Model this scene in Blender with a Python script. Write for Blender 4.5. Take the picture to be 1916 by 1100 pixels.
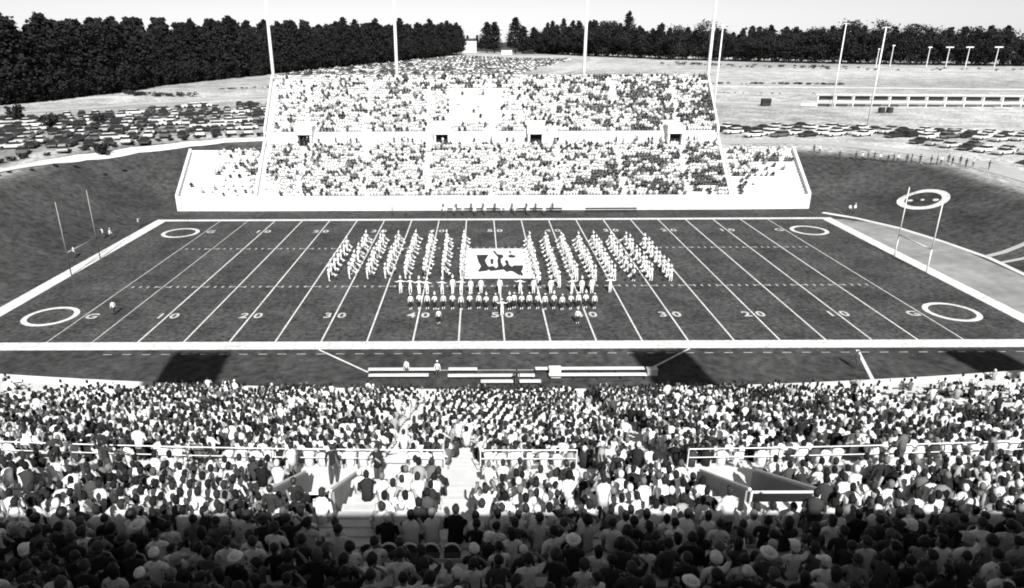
import bpy, bmesh, math, random
import numpy as np
from mathutils import Vector, Matrix
from mathutils.geometry import tessellate_polygon

for o in list(bpy.data.objects):
    bpy.data.objects.remove(o, do_unlink=True)
SC = bpy.context.scene
COL = SC.collection

# ------------------------------------------------------------------ camera, sky, sun, exposure
cam_d = bpy.data.cameras.new('camera')
cam = bpy.data.objects.new('camera', cam_d)
COL.objects.link(cam)
cam.location = (-2.5353, -61.7924, 28.0222)
cam.rotation_mode = 'XYZ'
cam.rotation_euler = (1.21615641, 0.00377074, 0.0)
cam_d.sensor_width = 36.0
cam_d.lens = 36.0 * 1270.213 / 1916.0
cam_d.shift_x = 63.54 / 1916.0
cam_d.shift_y = -2.08 / 1916.0
cam_d.clip_start = 0.3
cam_d.clip_end = 20000
SC.camera = cam
SC.cycles.filter_width = 1.9

SUN = Vector((0.123, -1.0, 0.80)).normalized()          # towards the sun: behind the camera, a little to the right
world = bpy.data.worlds.new('World')
SC.world = world
world.use_nodes = True
wn = world.node_tree
sky = wn.nodes.new('ShaderNodeTexSky')
sky.sky_type = 'NISHITA'
sky.sun_disc = False
sky.sun_elevation = math.asin(SUN.z)
sky.sun_rotation = math.atan2(SUN.x, SUN.y)
sky.air_density = 1.0
sky.dust_density = 0.2
bw = wn.nodes.new('ShaderNodeRGBToBW')
bg = wn.nodes['Background']
bg.inputs['Strength'].default_value = 0.066
wn.links.new(sky.outputs[0], bw.inputs[0])
wn.links.new(bw.outputs[0], bg.inputs[0])

sun_d = bpy.data.lights.new('sun', 'SUN')
sun_d.energy = 5.0
sun_d.angle = math.radians(0.5)
sun_d.color = (1.0, 0.995, 0.985)
sun = bpy.data.objects.new('sun', sun_d)
COL.objects.link(sun)
sun.rotation_euler = SUN.to_track_quat('Z', 'Y').to_euler()
sun.location = (20, -160, 140)

SC.view_settings.view_transform = 'Standard'
SC.view_settings.look = 'None'
SC.view_settings.gamma = 1.0
SC.view_settings.use_curve_mapping = False
SC.view_settings.exposure = 0.60

# ------------------------------------------------------------------ helpers
RND = random.Random(7)
NR = np.random.default_rng(11)


def sm(t):
    t = min(max(t, 0.0), 1.0)
    return t * t * (3 - 2 * t)


def hgt(x, y):
    """height of the ground: a sunken bowl with grass banks, then land rising slowly into the distance"""
    L = 8.5 - 3.0 * sm((x + 40) / 100)
    sx = max(-58 - x, 0, x - 66)
    sy = max(-20 - y, 0, y - 57)
    w = 21 if x < 0 else 19
    wy = 30 if y > 0 else 21
    s = math.hypot(sx, sy)
    if s <= 0:
        h = 0.0
    else:
        a = sx / (sx + sy)
        h = L * sm(s / (a * w + (1 - a) * wy))
    d = math.hypot(x + 2.5, y + 61.8)
    return h + 0.014 * min(max(0, d - 125), 575)


def tag(o, label=None, cat=None, group=None, kind=None):
    if label: o['label'] = label
    if cat: o['category'] = cat
    if group: o['group'] = group
    if kind: o['kind'] = kind
    return o


def link(name, data, parent=None, loc=None, rot=None):
    o = bpy.data.objects.new(name, data)
    COL.objects.link(o)
    if parent is not None: o.parent = parent
    if loc is not None: o.location = loc
    if rot is not None: o.rotation_euler = rot
    return o


def empty(name, loc=(0, 0, 0), rz=0.0):
    o = bpy.data.objects.new(name, None)
    COL.objects.link(o)
    o.location = loc
    o.rotation_euler = (0, 0, rz)
    o.empty_display_size = 0.3
    return o


def nth(n):
    words = ['first', 'second', 'third', 'fourth', 'fifth', 'sixth', 'seventh', 'eighth', 'ninth', 'tenth', 'eleventh', 'twelfth']
    if n <= 12: return words[n - 1]
    suf = 'th' if 10 <= n % 100 <= 20 else {1: 'st', 2: 'nd', 3: 'rd'}.get(n % 10, 'th')
    return '%d%s' % (n, suf)


class MB:
    """collects shapes into one mesh"""
    def __init__(s):
        s.v, s.f, s.m = [], [], []

    def add(s, v, f, m=0):
        b = len(s.v)
        s.v += [tuple(p) for p in v]
        s.f += [tuple(b + i for i in q) for q in f]
        s.m += [m] * len(f)
        return s

    def box(s, x0, x1, y0, y1, z0, z1, m=0):
        return s.add([(x0, y0, z0), (x1, y0, z0), (x1, y1, z0), (x0, y1, z0), (x0, y0, z1), (x1, y0, z1), (x1, y1, z1), (x0, y1, z1)],
                     [(0, 3, 2, 1), (4, 5, 6, 7), (0, 1, 5, 4), (1, 2, 6, 5), (2, 3, 7, 6), (3, 0, 4, 7)], m)

    def tube(s, pts, rad, n=8, m=0, cap=True):
        pts = [Vector(p) for p in pts]
        if not hasattr(rad, '__len__'): rad = [rad] * len(pts)
        v, f = [], []
        for i, p in enumerate(pts):
            d = (pts[min(i + 1, len(pts) - 1)] - pts[max(i - 1, 0)]).normalized()
            a = d.cross(Vector((0, 0, 1)) if abs(d.z) < .9 else Vector((1, 0, 0))).normalized()
            b = d.cross(a)
            for k in range(n):
                t = 2 * math.pi * k / n
                v.append(p + (a * math.cos(t) + b * math.sin(t)) * rad[i])
        for i in range(len(pts) - 1):
            for k in range(n):
                f.append((i * n + k, i * n + (k + 1) % n, (i + 1) * n + (k + 1) % n, (i + 1) * n + k))
        if cap:
            f.append(tuple(range(n))[::-1])
            f.append(tuple(range((len(pts) - 1) * n, len(pts) * n)))
        return s.add(v, f, m)

    def rings(s, rs, m=0, cap=True):
        """loft of explicit rings (same length each)"""
        n = len(rs[0])
        v = [p for r in rs for p in r]
        f = []
        for i in range(len(rs) - 1):
            for k in range(n):
                f.append((i * n + k, i * n + (k + 1) % n, (i + 1) * n + (k + 1) % n, (i + 1) * n + k))
        if cap:
            f.append(tuple(range(n))[::-1])
            f.append(tuple(range((len(rs) - 1) * n, len(rs) * n)))
        return s.add(v, f, m)

    def prism(s, poly, z0, z1, m=0):
        n = len(poly)
        v = [(p[0], p[1], z0) for p in poly] + [(p[0], p[1], z1) for p in poly]
        tris = tessellate_polygon([[Vector((p[0], p[1], 0)) for p in poly]])
        f = [tuple(n + i for i in t) for t in tris] + [tuple(t) for t in tris]
        f += [(i, (i + 1) % n, n + (i + 1) % n, n + i) for i in range(n)]
        return s.add(v, f, m)

    def mesh(s, name, mats, smooth=False, fix=True):
        me = bpy.data.meshes.new(name)
        me.from_pydata([tuple(p) for p in s.v], [], s.f)
        for mt in (mats if isinstance(mats, (list, tuple)) else [mats]): me.materials.append(mt)
        me.polygons.foreach_set('material_index', s.m)
        if smooth: me.polygons.foreach_set('use_smooth', [True] * len(me.polygons))
        if fix:
            b = bmesh.new(); b.from_mesh(me)
            bmesh.ops.recalc_face_normals(b, faces=b.faces)
            b.to_mesh(me); b.free()
        me.update()
        return me

    def build(s, name, mats, parent=None, loc=None, rot=None, smooth=False, fix=True):
        return link(name, s.mesh(name, mats, smooth, fix), parent, loc, rot)


def np_mesh(name, V, F, mats, cols=None, smooth=False):
    """V (n,3), F (m,k) arrays straight into a mesh"""
    me = bpy.data.meshes.new(name)
    V = np.ascontiguousarray(V, dtype=np.float32)
    F = np.ascontiguousarray(F, dtype=np.int32)
    k = F.shape[1]
    me.vertices.add(len(V)); me.vertices.foreach_set('co', V.ravel())
    me.loops.add(F.size); me.loops.foreach_set('vertex_index', F.ravel())
    me.polygons.add(len(F)); me.polygons.foreach_set('loop_start', np.arange(0, F.size, k, dtype=np.int32))
    me.update(calc_edges=True)
    if cols is not None:
        at = me.color_attributes.new('tone', 'FLOAT_COLOR', 'POINT')
        c = np.ones((len(V), 4), np.float32)
        c[:, :3] = np.asarray(cols, np.float32).reshape(len(V), -1) if np.ndim(cols) > 1 else np.asarray(cols, np.float32)[:, None]
        at.data.foreach_set('color', c.ravel())
    for mt in (mats if isinstance(mats, (list, tuple)) else [mats]): me.materials.append(mt)
    if smooth: me.polygons.foreach_set('use_smooth', np.ones(len(F), bool))
    return me


# ------------------------------------------------------------------ materials (the photograph is black and white: all tones are greys)
def mat(name, tone=0.5, rough=0.8, noise=0.0, scale=3.0, detail=6, obj_color=False, attr=None, bump=0.0, coords='Object', spec=0.3, noise2=0.0, scale2=0.2, metal=0.0):
    m = bpy.data.materials.new(name)
    m.use_nodes = True
    nt = m.node_tree
    b = nt.nodes['Principled BSDF']
    b.inputs['Roughness'].default_value = rough
    b.inputs['Specular IOR Level'].default_value = spec
    b.inputs['Metallic'].default_value = metal
    N, Lk = nt.nodes.new, nt.links.new
    if obj_color:
        base = N('ShaderNodeObjectInfo').outputs['Color']
    elif attr:
        a = N('ShaderNodeAttribute'); a.attribute_name = attr
        base = a.outputs['Color']
    else:
        r = N('ShaderNodeRGB'); r.outputs[0].default_value = (tone, tone, tone, 1)
        base = r.outputs[0]
    tc = N('ShaderNodeTexCoord')
    geo = N('ShaderNodeNewGeometry')
    src = tc.outputs['Object'] if coords == 'Object' else geo.outputs['Position']

    def mul(base, amt, sc, dt):
        n = N('ShaderNodeTexNoise'); n.inputs['Scale'].default_value = sc; n.inputs['Detail'].default_value = dt
        n.inputs['Roughness'].default_value = 0.65
        Lk(src, n.inputs['Vector'])
        r = N('ShaderNodeMapRange')
        r.inputs['From Min'].default_value = 0.3; r.inputs['From Max'].default_value = 0.7
        r.inputs['To Min'].default_value = 1 - amt; r.inputs['To Max'].default_value = 1 + amt
        Lk(n.outputs[0], r.inputs['Value'])
        x = N('ShaderNodeVectorMath'); x.operation = 'SCALE'
        Lk(base, x.inputs[0]); Lk(r.outputs[0], x.inputs['Scale'])
        return x.outputs[0], n
    n1 = None
    if noise: base, n1 = mul(base, noise, scale, detail)
    if noise2: base, _ = mul(base, noise2, scale2, 3)
    Lk(base, b.inputs['Base Color'])
    if bump and n1:
        bp = N('ShaderNodeBump'); bp.inputs['Strength'].default_value = bump; bp.inputs['Distance'].default_value = 0.05
        Lk(n1.outputs[0], bp.inputs['Height']); Lk(bp.outputs[0], b.inputs['Normal'])
    return m


M = {}
M['concrete'] = mat('pale concrete', 0.60, 0.9, 0.10, 0.9, 8, noise2=0.10, scale2=0.13, bump=0.15, coords='World')
M['bench'] = mat('bleached bench board', 0.56, 0.7, 0.15, 2.0, 5, coords='World')
M['whitewall'] = mat('whitewashed wall', 0.66, 0.85, 0.13, 0.6, 8, noise2=0.12, scale2=0.12, coords='World')
M['paint'] = mat('white field paint', 0.64, 0.9, 0.35, 2.5, 10, noise2=0.14, scale2=0.3, coords='World')
M['thinpaint'] = mat('thin worn field paint', 0.50, 0.9, 0.35, 3.0, 8, noise2=0.15, scale2=0.15, coords='World')
M['chalk'] = mat('faded chalk', 0.34, 0.9, 0.4, 3.0, 8, coords='World')
M['turf'] = mat('mown turf', 0.063, 0.95, 0.75, 1.9, 12, noise2=0.38, scale2=0.22, bump=0.4, coords='World', spec=0.1)
M['darkmetal'] = mat('dark metal', 0.03, 0.6)
M['whitemetal'] = mat('white painted metal', 0.72, 0.45, 0.05, 1.0)
M['dark'] = mat('painted opening shade', 0.012, 0.9)  # black tone painting the shade inside the far portals
M['greywall'] = mat('grey painted plaster', 0.30, 0.9, 0.08, 1.0, coords='World')
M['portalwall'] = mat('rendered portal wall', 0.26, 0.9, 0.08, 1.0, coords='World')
M['glass'] = mat('dark car glass', 0.02, 0.08, spec=0.6)
M['chrome'] = mat('chrome', 0.6, 0.2, metal=1.0)
M['tyre'] = mat('black rubber', 0.015, 0.8)
M['carpaint'] = mat('car paint', rough=0.3, obj_color=True, spec=0.5)
M['cloth'] = mat('shirt cloth', rough=0.9, obj_color=True, noise=0.30, scale=11.0, bump=0.9)
M['trouser'] = mat('trouser cloth', 0.06, 0.9, 0.2, 8.0)
M['skin'] = mat('skin', 0.19, 0.55, 0.10, 6.0)
M['hair'] = mat('hair', rough=0.6, obj_color=True, noise=0.35, scale=24.0)
M['shoe'] = mat('shoe leather', 0.03, 0.4)
M['crowd'] = mat('clothes and heads of the crowd', rough=0.9, attr='tone', spec=0.15)
M['white_uniform'] = mat('white band uniform', 0.78, 0.85, 0.05, 6.0)
M['dark_uniform'] = mat('dark band trousers', 0.02, 0.85)
M['brass'] = mat('silver plated brass', 0.72, 0.35, spec=0.6)
M['carpet'] = mat('white canvas', 0.80, 0.9, 0.04, 0.8, coords='World')
M['logo'] = mat('dark painted emblem', 0.03, 0.9, 0.25, 2.0, coords='World')
M['bark'] = mat('bark', 0.07, 0.9, 0.4, 2.0)
M['pine'] = mat('pine needles', 0.024, 0.9, 0.3, 0.35, 4, spec=0.05)
M['leaf'] = mat('broad leaves', 0.029, 0.9, 0.3, 0.35, 4, spec=0.05)
M['shrub'] = mat('shrub leaves', 0.035, 0.9, 0.5, 0.8, 4, spec=0.05)
M['gravel'] = mat('pale gravel', 0.50, 0.95, 0.14, 0.6, 8, noise2=0.12, scale2=0.05, coords='World')
M['asphalt'] = mat('pale worn asphalt', 0.42, 0.95, 0.10, 0.5, 8, noise2=0.10, scale2=0.04, coords='World')
M['crowdcar'] = mat('far car paint', rough=0.4, attr='tone')
M['roof'] = mat('dark roofing', 0.05, 0.9)
M['lamp'] = mat('lamp glass', 0.5, 0.15)

# ground: grass in the bowl and on the banks, dry pale ground outside, litter under the woods
gm = mat('ground', attr='tone', rough=0.95, noise=0.6, scale=1.1, detail=12, noise2=0.34, scale2=0.12, coords='World', bump=0.3, spec=0.1)
M['ground'] = gm

# ------------------------------------------------------------------ the ground
def axis(lo, a, b, hi, step):
    xs = list(np.arange(a, b + .01, step))
    s, x = step, b
    while x < hi:
        s *= 1.13; x += s; xs.append(x)
    s, x = step, a
    while x > lo:
        s *= 1.13; x -= s; xs.insert(0, x)
    return np.array(xs)


FOREST_L = [(-200, 120), (-157, 146), (-147, 150), (-142, 164), (-139, 179), (-135, 200), (-134, 234), (-125, 267), (-112, 309), (-96, 361), (-74, 430), (-44, 522), (-15, 642)]
FOREST_R = [(69, 847), (95, 734), (127, 622), (160, 552), (192, 524), (224, 486), (266, 449), (307, 422), (334, 400), (365, 388), (420, 370)]


def behind_left(x, y):
    # true when the point lies in the wood on the left
    for (a, b), (c, d) in zip(FOREST_L, FOREST_L[1:]):
        if min(b, d) <= y <= max(b, d) + .01 and b != d:
            return x < a + (c - a) * (y - b) / (d - b) - 1
    return False


XS = axis(-5000, -150, 190, 5000, 2.0)
YS = axis(-400, -90, 260, 9000, 2.0)
V = np.zeros((len(YS) * len(XS), 3)); T = np.zeros(len(V))
i = 0
for y in YS:
    for x in XS:
        z = hgt(x, y)
        V[i] = (x, y, z)
        sx = max(-58 - x, 0, x - 66); sy = max(-20 - y, 0, y - 57)
        s = math.hypot(sx, sy)
        w = 21 if x < 0 else 19
        a = sx / (sx + sy) if s > 0 else 0
        g = s / (a * w + (1 - a) * 30) if s > 0 else 0
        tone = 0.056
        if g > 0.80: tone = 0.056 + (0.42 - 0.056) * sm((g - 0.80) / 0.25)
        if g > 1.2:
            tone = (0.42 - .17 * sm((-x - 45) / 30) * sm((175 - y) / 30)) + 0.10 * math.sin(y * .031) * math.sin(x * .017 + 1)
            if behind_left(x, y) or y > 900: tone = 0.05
        T[i] = tone
        i += 1
nx = len(XS)
idx = np.arange(len(V)).reshape(len(YS), nx)
F = np.stack([idx[:-1, :-1], idx[:-1, 1:], idx[1:, 1:], idx[1:, :-1]], -1).reshape(-1, 4)
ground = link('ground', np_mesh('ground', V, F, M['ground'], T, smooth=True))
tag(ground, kind='structure')

# ------------------------------------------------------------------ the field and its markings
Yd = 0.9144
FW = 53.3333 * Yd
field = MB().add([(-56.75, -1.85, 0.02), (56.75, -1.85, 0.02), (56.75, FW + 1.85, 0.02), (-56.75, FW + 1.85, 0.02)], [(0, 1, 2, 3)]).build('football_field', M['turf'])
tag(field, kind='structure')


def sheet(name, quads, z, m, parent=field):
    b = MB()
    for q in quads: b.add([(p[0], p[1], z) for p in q], [tuple(range(len(q)))])
    return b.build(name, m, parent, fix=False)


E = 50 * Yd + 10 * Yd
sheet('sideline', [[(-E - 1.83, -1.83), (E + 1.83, -1.83), (E + 1.83, 0), (-E - 1.83, 0)]], 0.026, M['paint'])
sheet('sideline', [[(-E - 1.83, FW), (E + 1.83, FW), (E + 1.83, FW + 1.15), (-E - 1.83, FW + 1.15)]], 0.026, M['paint'])
sheet('end_line', [[(-E - 1.83, 0), (-E, 0), (-E, FW), (-E - 1.83, FW)]], 0.026, M['paint'])
sheet('end_line', [[(E, 0), (E + 1.83, 0), (E + 1.83, FW), (E, FW)]], 0.026, M['paint'])
for k in range(-10, 11):
    x = k * 5 * Yd
    w = 0.06 if k in (-10, -9, 10) else 0.085
    sheet('goal_line' if abs(k) == 10 else 'yard_line', [[(x - w, 0), (x + w, 0), (x + w, FW), (x - w, FW)]], 0.026, M['thinpaint' if k in (-10, -9) else 'paint'])
for hy in (FW / 3, 2 * FW / 3):
    qs = []
    for k in range(-49, 50):
        x = k * Yd
        if k % 5:
            qs.append([(x - .13, hy - .32), (x + .13, hy - .32), (x + .13, hy + .32), (x - .13, hy + .32)])
        else:
            qs.append([(x - .75, hy - .11), (x - .2, hy - .11), (x - .2, hy + .11), (x - .75, hy + .11)])
            qs.append([(x + .2, hy - .11), (x + .75, hy - .11), (x + .75, hy + .11), (x + .2, hy + .11)])
    tag(sheet('hash_marks', qs, 0.0265, M['chalk']), kind='stuff')


def ring_mesh(r0, r1, n=48, hf=None):
    b = MB()
    v = []
    for k in range(n):
        t = 2 * math.pi * k / n
        for r in (r0, r1):
            v.append((r * math.cos(t), r * math.sin(t), 0.0))
    f = [(2 * k, 2 * k + 1, 2 * ((k + 1) % n) + 1, 2 * ((k + 1) % n)) for k in range(n)]
    return b.add(v, f).mesh('painted_ring', M['paint'], fix=False)


rm = ring_mesh(2.25, 2.82)
for c in ((-49.37, 6.95), (-49.35, 41.45), (49.37, 41.6), (49.35, 7.35)):
    link('painted_ring', rm, field, (c[0], c[1], 0.027))


def text_mesh(txt, size, m, bold=0.05, sx=1.0):
    cu = bpy.data.curves.new('t', 'FONT')
    cu.body = txt; cu.size = size; cu.align_x = 'CENTER'; cu.align_y = 'CENTER'; cu.offset = bold
    cu.fill_mode = 'FRONT'
    to = bpy.data.objects.new('t', cu)
    COL.objects.link(to)
    dg = bpy.context.evaluated_depsgraph_get()
    me = bpy.data.meshes.new_from_object(to.evaluated_get(dg))
    bpy.data.objects.remove(to); bpy.data.curves.remove(cu)
    me.materials.clear(); me.materials.append(m)
    for v in me.vertices: v.co.x *= sx
    return me


dig = {}
for k in range(-5, 6):
    n = 50 - abs(k) * 10
    chars = 'G' if n == 0 else str(n)
    for yy in (6.85, 42.0):
        if n == 0:
            x = k * 10 * Yd + (.9 if k < 0 else -.9)
            items = [('G', x)]
        else:
            x = k * 10 * Yd
            items = [(chars[0], x - .76), (chars[1], x + .76)]
        for ch, xx in items:
            if ch not in dig: dig[ch] = text_mesh(ch, 1.95, M['thinpaint'], 0.05, 0.95)
            link('field_numeral', dig[ch], field, (xx, yy, 0.0275))

# apron markings on the near side: dashed restraining line, the bench box, a stray line
apron = MB()
for k in range(48):
    x = -38.6 + k * 1.86
    apron.add([(x, -2.88, 0.012), (x + .85, -2.88, 0.012), (x + .85, -2.78, 0.012), (x, -2.78, 0.012)], [(0, 1, 2, 3)])
tag(apron.build('restraining_line', M['thinpaint'], field, fix=False), kind='stuff')


def line(name, a, b, w, m=None, z=0.0125, parent=field):
    d = (Vector((b[0], b[1], 0)) - Vector((a[0], a[1], 0))).normalized()
    n = Vector((-d.y, d.x, 0)) * w / 2
    return MB().add([(a[0] - n.x, a[1] - n.y, z), (b[0] - n.x, b[1] - n.y, z), (b[0] + n.x, b[1] + n.y, z), (a[0] + n.x, a[1] + n.y, z)], [(0, 1, 2, 3)]).build(name, m or M['paint'], parent, fix=False)


line('bench_box_line', (-18.1, -1.87), (-12.6, -6.7), 0.2)
line('bench_box_line', (17.9, -1.87), (12.7, -6.5), 0.2)
line('bench_box_line', (-12.6, -6.35), (12.7, -6.35), 0.12, M['thinpaint'])
line('chalk_line', (33.95, -2.3), (31.9, -9.0), 0.32)


# draped strips for roads, paths and kerbs
def resample(pts, step):
    out = []
    for a, b in zip(pts, pts[1:]):
        n = max(1, int(math.dist(a, b) / step))
        for k in range(n): out.append((a[0] + (b[0] - a[0]) * k / n, a[1] + (b[1] - a[1]) * k / n))
    out.append(pts[-1])
    return out


def strip(name, pts, w, m, lift=0.06, step=2.0, kind='structure', parent=None):
    ps = resample(pts, step)
    b = MB(); v = []
    nw = 4
    for i, p in enumerate(ps):
        a = ps[max(i - 1, 0)]; c = ps[min(i + 1, len(ps) - 1)]
        dx, dy = c[0] - a[0], c[1] - a[1]
        l = math.hypot(dx, dy); nx_, ny_ = -dy / l, dx / l
        ww = w(i / (len(ps) - 1)) if callable(w) else w
        for k in range(nw + 1):
            t = (k / nw - .5) * ww
            x, y = p[0] + nx_ * t, p[1] + ny_ * t
            v.append((x, y, hgt(x, y) + lift))
    f = [(i * (nw + 1) + k, i * (nw + 1) + k + 1, (i + 1) * (nw + 1) + k + 1, (i + 1) * (nw + 1) + k) for i in range(len(ps) - 1) for k in range(nw)]
    o = b.add(v, f).build(name, m, parent, fix=False)
    if kind: tag(o, kind=kind)
    return o


# pale track behind the right-hand end line, with its white kerb
outer = [(56.9, 53.0), (60.5, 49.2), (63.9, 42.7), (65.8, 35.0), (67.0, 26.7), (66.5, 19.6), (66.0, 8), (66, -8)]
inner = [(56.8, 52.9), (56.8, 49.2), (56.8, 42.7), (56.8, 35.0), (56.8, 26.7), (56.8, 19.6), (56.8, 8), (56.8, -8)]
tv = []
for a, b in zip(inner, outer): tv += [(a[0], a[1], 0.012), (b[0], b[1], 0.012)]
tr = MB().add(tv, [(2 * k, 2 * k + 1, 2 * k + 3, 2 * k + 2) for k in range(len(outer) - 1)]).build('running_track', mat('cinder track', 0.27, 0.95, 0.22, 0.5, 8, noise2=0.22, scale2=0.12, coords='World'), fix=False)
tag(tr, kind='structure')
kb = MB(); kv = []
orr = resample(outer, 1.0)
for i, p in enumerate(orr):
    a = orr[max(i - 1, 0)]; c = orr[min(i + 1, len(orr) - 1)]
    l = math.dist(a, c); n = ((c[1] - a[1]) / l, -(c[0] - a[0]) / l)
    kv += [(p[0] - n[0] * .42, p[1] - n[1] * .42, 0.0), (p[0] - n[0] * .4, p[1] - n[1] * .4, 0.13), (p[0] + n[0] * .4, p[1] + n[1] * .4, 0.13), (p[0] + n[0] * .42, p[1] + n[1] * .42, 0.0)]
kf = [(4 * i + k, 4 * i + k + 1, 4 * i + 5 + k, 4 * i + 4 + k) for i in range(len(orr) - 1) for k in range(3)]
kb.add(kv, kf).build('track_kerb', M['whitewall'], tr)
strip('footpath', [(66.9, 27.2), (72.5, 28.2), (80, 30), (92, 34)], 0.9, M['asphalt'], 0.07)
strip('footpath', [(67.2, 24.5), (72.5, 24.6), (84, 25)], 0.7, M['asphalt'], 0.07)
# white walk along the top of the left bank, access roads, far roads on the right
strip('bank_top_walk', [(-84, 36), (-80, 48.2), (-78, 54.8), (-76, 64.8), (-70.5, 74.2), (-62.5, 80.4), (-55.8, 83.4), (-46, 84.6)], 2.6, M['whitewall'], 0.12)
strip('road', [(-190, 108), (-134, 130), (-119, 143), (-109.6, 156), (-90.6, 172.6), (-76, 185), (-50, 205)], 6.5, M['asphalt'], 0.06)
strip('road', [(-128, 186), (-112, 200), (-96, 215), (-66, 235)], 3.5, M['asphalt'], 0.06)
strip('road', [(-110, 240), (-96, 262), (-84, 290)], 4.0, M['gravel'], 0.06)
strip('road', [(46, 95.5), (52.6, 96.3), (66, 97.5), (76.4, 93.6), (87.5, 81.8), (91.3, 70.7), (91.5, 55), (90, 30)], 6.5, M['asphalt'], 0.06)
strip('road', [(70, 262), (105, 258), (161, 245), (219, 225), (300, 195)], 7.0, M['whitewall'], 0.06)
strip('road', [(60, 192), (81.6, 187), (101, 183), (117, 181), (200, 172)], 6.5, M['gravel'], 0.06)
strip('road', [(110, 390), (200, 372), (330, 330)], 9.0, M['gravel'], 0.06, 4)
strip('road', [(30, 330), (60, 410), (80, 480), (100, 560), (110, 640)], 9.0, M['gravel'], 0.06, 4)

# ring of white paint on the right-hand grass bank with three pale patches
bk = MB(); n = 48; v = []
for k in range(n):
    t = 2 * math.pi * k / n
    for r in (0.70, 0.80, 0.90, 1.0):
        x, y = 73.8 + 3.35 * r * math.cos(t), 53.2 + 4.6 * r * math.sin(t)
        v.append((x, y, hgt(x, y) + 0.07))
f = [(4 * k + j, 4 * k + j + 1, 4 * ((k + 1) % n) + j + 1, 4 * ((k + 1) % n) + j) for k in range(n) for j in range(3)]
bring = bk.add(v, f).build('bank_ring', M['paint'], fix=False)
for (cx, cy, r) in ((72.6, 54.6, .5), (73.7, 53.1, .38), (74.7, 51.2, .55)):
    b = MB(); pv = []
    for k in range(12):
        t = 2 * math.pi * k / 12
        x, y = cx + r * .7 * math.cos(t), cy + r * math.sin(t)
        pv.append((x, y, hgt(x, y) + 0.08))
    b.add(pv, [tuple(range(12))]).build('ring_patch', M['paint'], bring, fix=False)
tag(bring, 'large white ring painted on the dark grass bank beyond the right goalposts', 'ring marking')

# white canvas with the dark emblem in midfield
cv = empty('emblem_canvas', (0, 25.4, 0))
tag(cv, 'white canvas spread at midfield with a dark emblem, between the two halves of the band', 'canvas')
g = 12; CV = []
for j in range(g + 1):
    for i_ in range(g + 1):
        CV.append((-4.36 + 8.8 * i_ / g, -6.5 + 13.1 * j / g, 0.06 + 0.012 * RND.random()))
CFq = [(j * (g + 1) + i_, j * (g + 1) + i_ + 1, (j + 1) * (g + 1) + i_ + 1, (j + 1) * (g + 1) + i_) for j in range(g) for i_ in range(g)]
MB().add(CV, CFq).build('sheet', M['carpet'], cv, smooth=True)
LOGO = [[(-2.87, 28.98), (-1.14, 29.07), (-1.43, 27.71), (-1.68, 26.39), (-1.47, 24.67), (-1.22, 23.63), (-0.63, 24.04), (-0.27, 23.0), (0.01, 23.82), (-0.03, 26.15), (0.11, 27.7), (-0.13, 28.83), (-0.56, 30.71), (-0.28, 31.06), (0.09, 29.29), (0.83, 28.94), (0.89, 27.91), (0.49, 27.02), (0.45, 25.72), (0.71, 23.71), (1.13, 24.64), (0.98, 25.71), (1.15, 26.8), (1.45, 26.14), (1.51, 24.43), (1.86, 23.59), (2.09, 24.21), (3.38, 24.2), (3.21, 22.56), (2.96, 21.56), (3.15, 20.58), (2.98, 19.82), (2.62, 20.01), (1.89, 21.58), (1.59, 21.78), (1.01, 21.39), (0.73, 22.39), (-0.49, 22.0), (-1.0, 21.81), (-1.24, 22.41), (-1.5, 21.91), (-2.51, 21.53), (-2.67, 21.73), (-2.25, 23.85), (-2.6, 25.75)],
        [(-0.97, 27.04), (-0.51, 27.04), (-0.62, 24.66), (-0.94, 24.77)],
        [(1.56, 28.7), (1.99, 29.15), (2.67, 28.46), (2.32, 27.56), (1.59, 27.68)],
        [(1.69, 30.92), (1.99, 30.79), (2.08, 29.61), (1.84, 29.62)]]
for poly in LOGO:
    pl = [(x, y - 25.4) for x, y in poly]
    tris = tessellate_polygon([[Vector((p[0], p[1], 0)) for p in pl]])
    MB().add([(p[0], p[1], 0.082) for p in pl], [tuple(t) for t in tris]).build('emblem', M['logo'], cv)

# goalposts
for sx in (-1, 1):
    gp = empty('goalposts', (sx * 54.9, FW / 2, 0))
    gp['label'] = 'thin white goalposts at the %s end of the field' % ('left' if sx < 0 else 'right')
    gp['category'] = 'goalposts'
    r = 0.06 if sx < 0 else 0.075
    mm = M['greywall'] if sx < 0 else M['whitemetal']
    for s in (-1, 1):
        MB().tube([(0, s * 3.56, 3.05), (0, s * 3.56, 9.6)], [r, r * .8], 8).build('upright', mm, gp, smooth=True)
        MB().tube([(0, s * 3.56, 0), (0, s * 3.56, 3.05)], r * 1.1, 8).build('support_post', mm if sx > 0 else M['darkmetal'], gp, smooth=True)
    MB().tube([(0, -3.56, 3.05), (0, 3.56, 3.05)], r * 1.1, 8).build('crossbar', mm, gp, smooth=True)

# ------------------------------------------------------------------ far grandstand
FS = empty('far_grandstand', (0, 56, 0))
tag(FS, 'tall white concrete grandstand packed with spectators on the far side of the field', 'grandstand')


def fx(y): return 41.8 + (y - 56) * 0.138                 # half width of the main block: the sides open outwards
def fwx(y): return 55.7 + (y - 56) * 0.138                # outer edge of the low wings


LOW_N, LOW_R, LOW_H = 18, 0.80, 0.392
UP_N, UP_R, UP_H = 22, 0.765, 0.43
LY0, LZ0 = 56.4, 2.05
UY0, UZ0 = 73.2, 11.15


def far_row(tier, i):
    if tier == 0: return LY0 + i * LOW_R, LZ0 + i * LOW_H
    return UY0 + i * UP_R, UZ0 + i * UP_H


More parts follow.
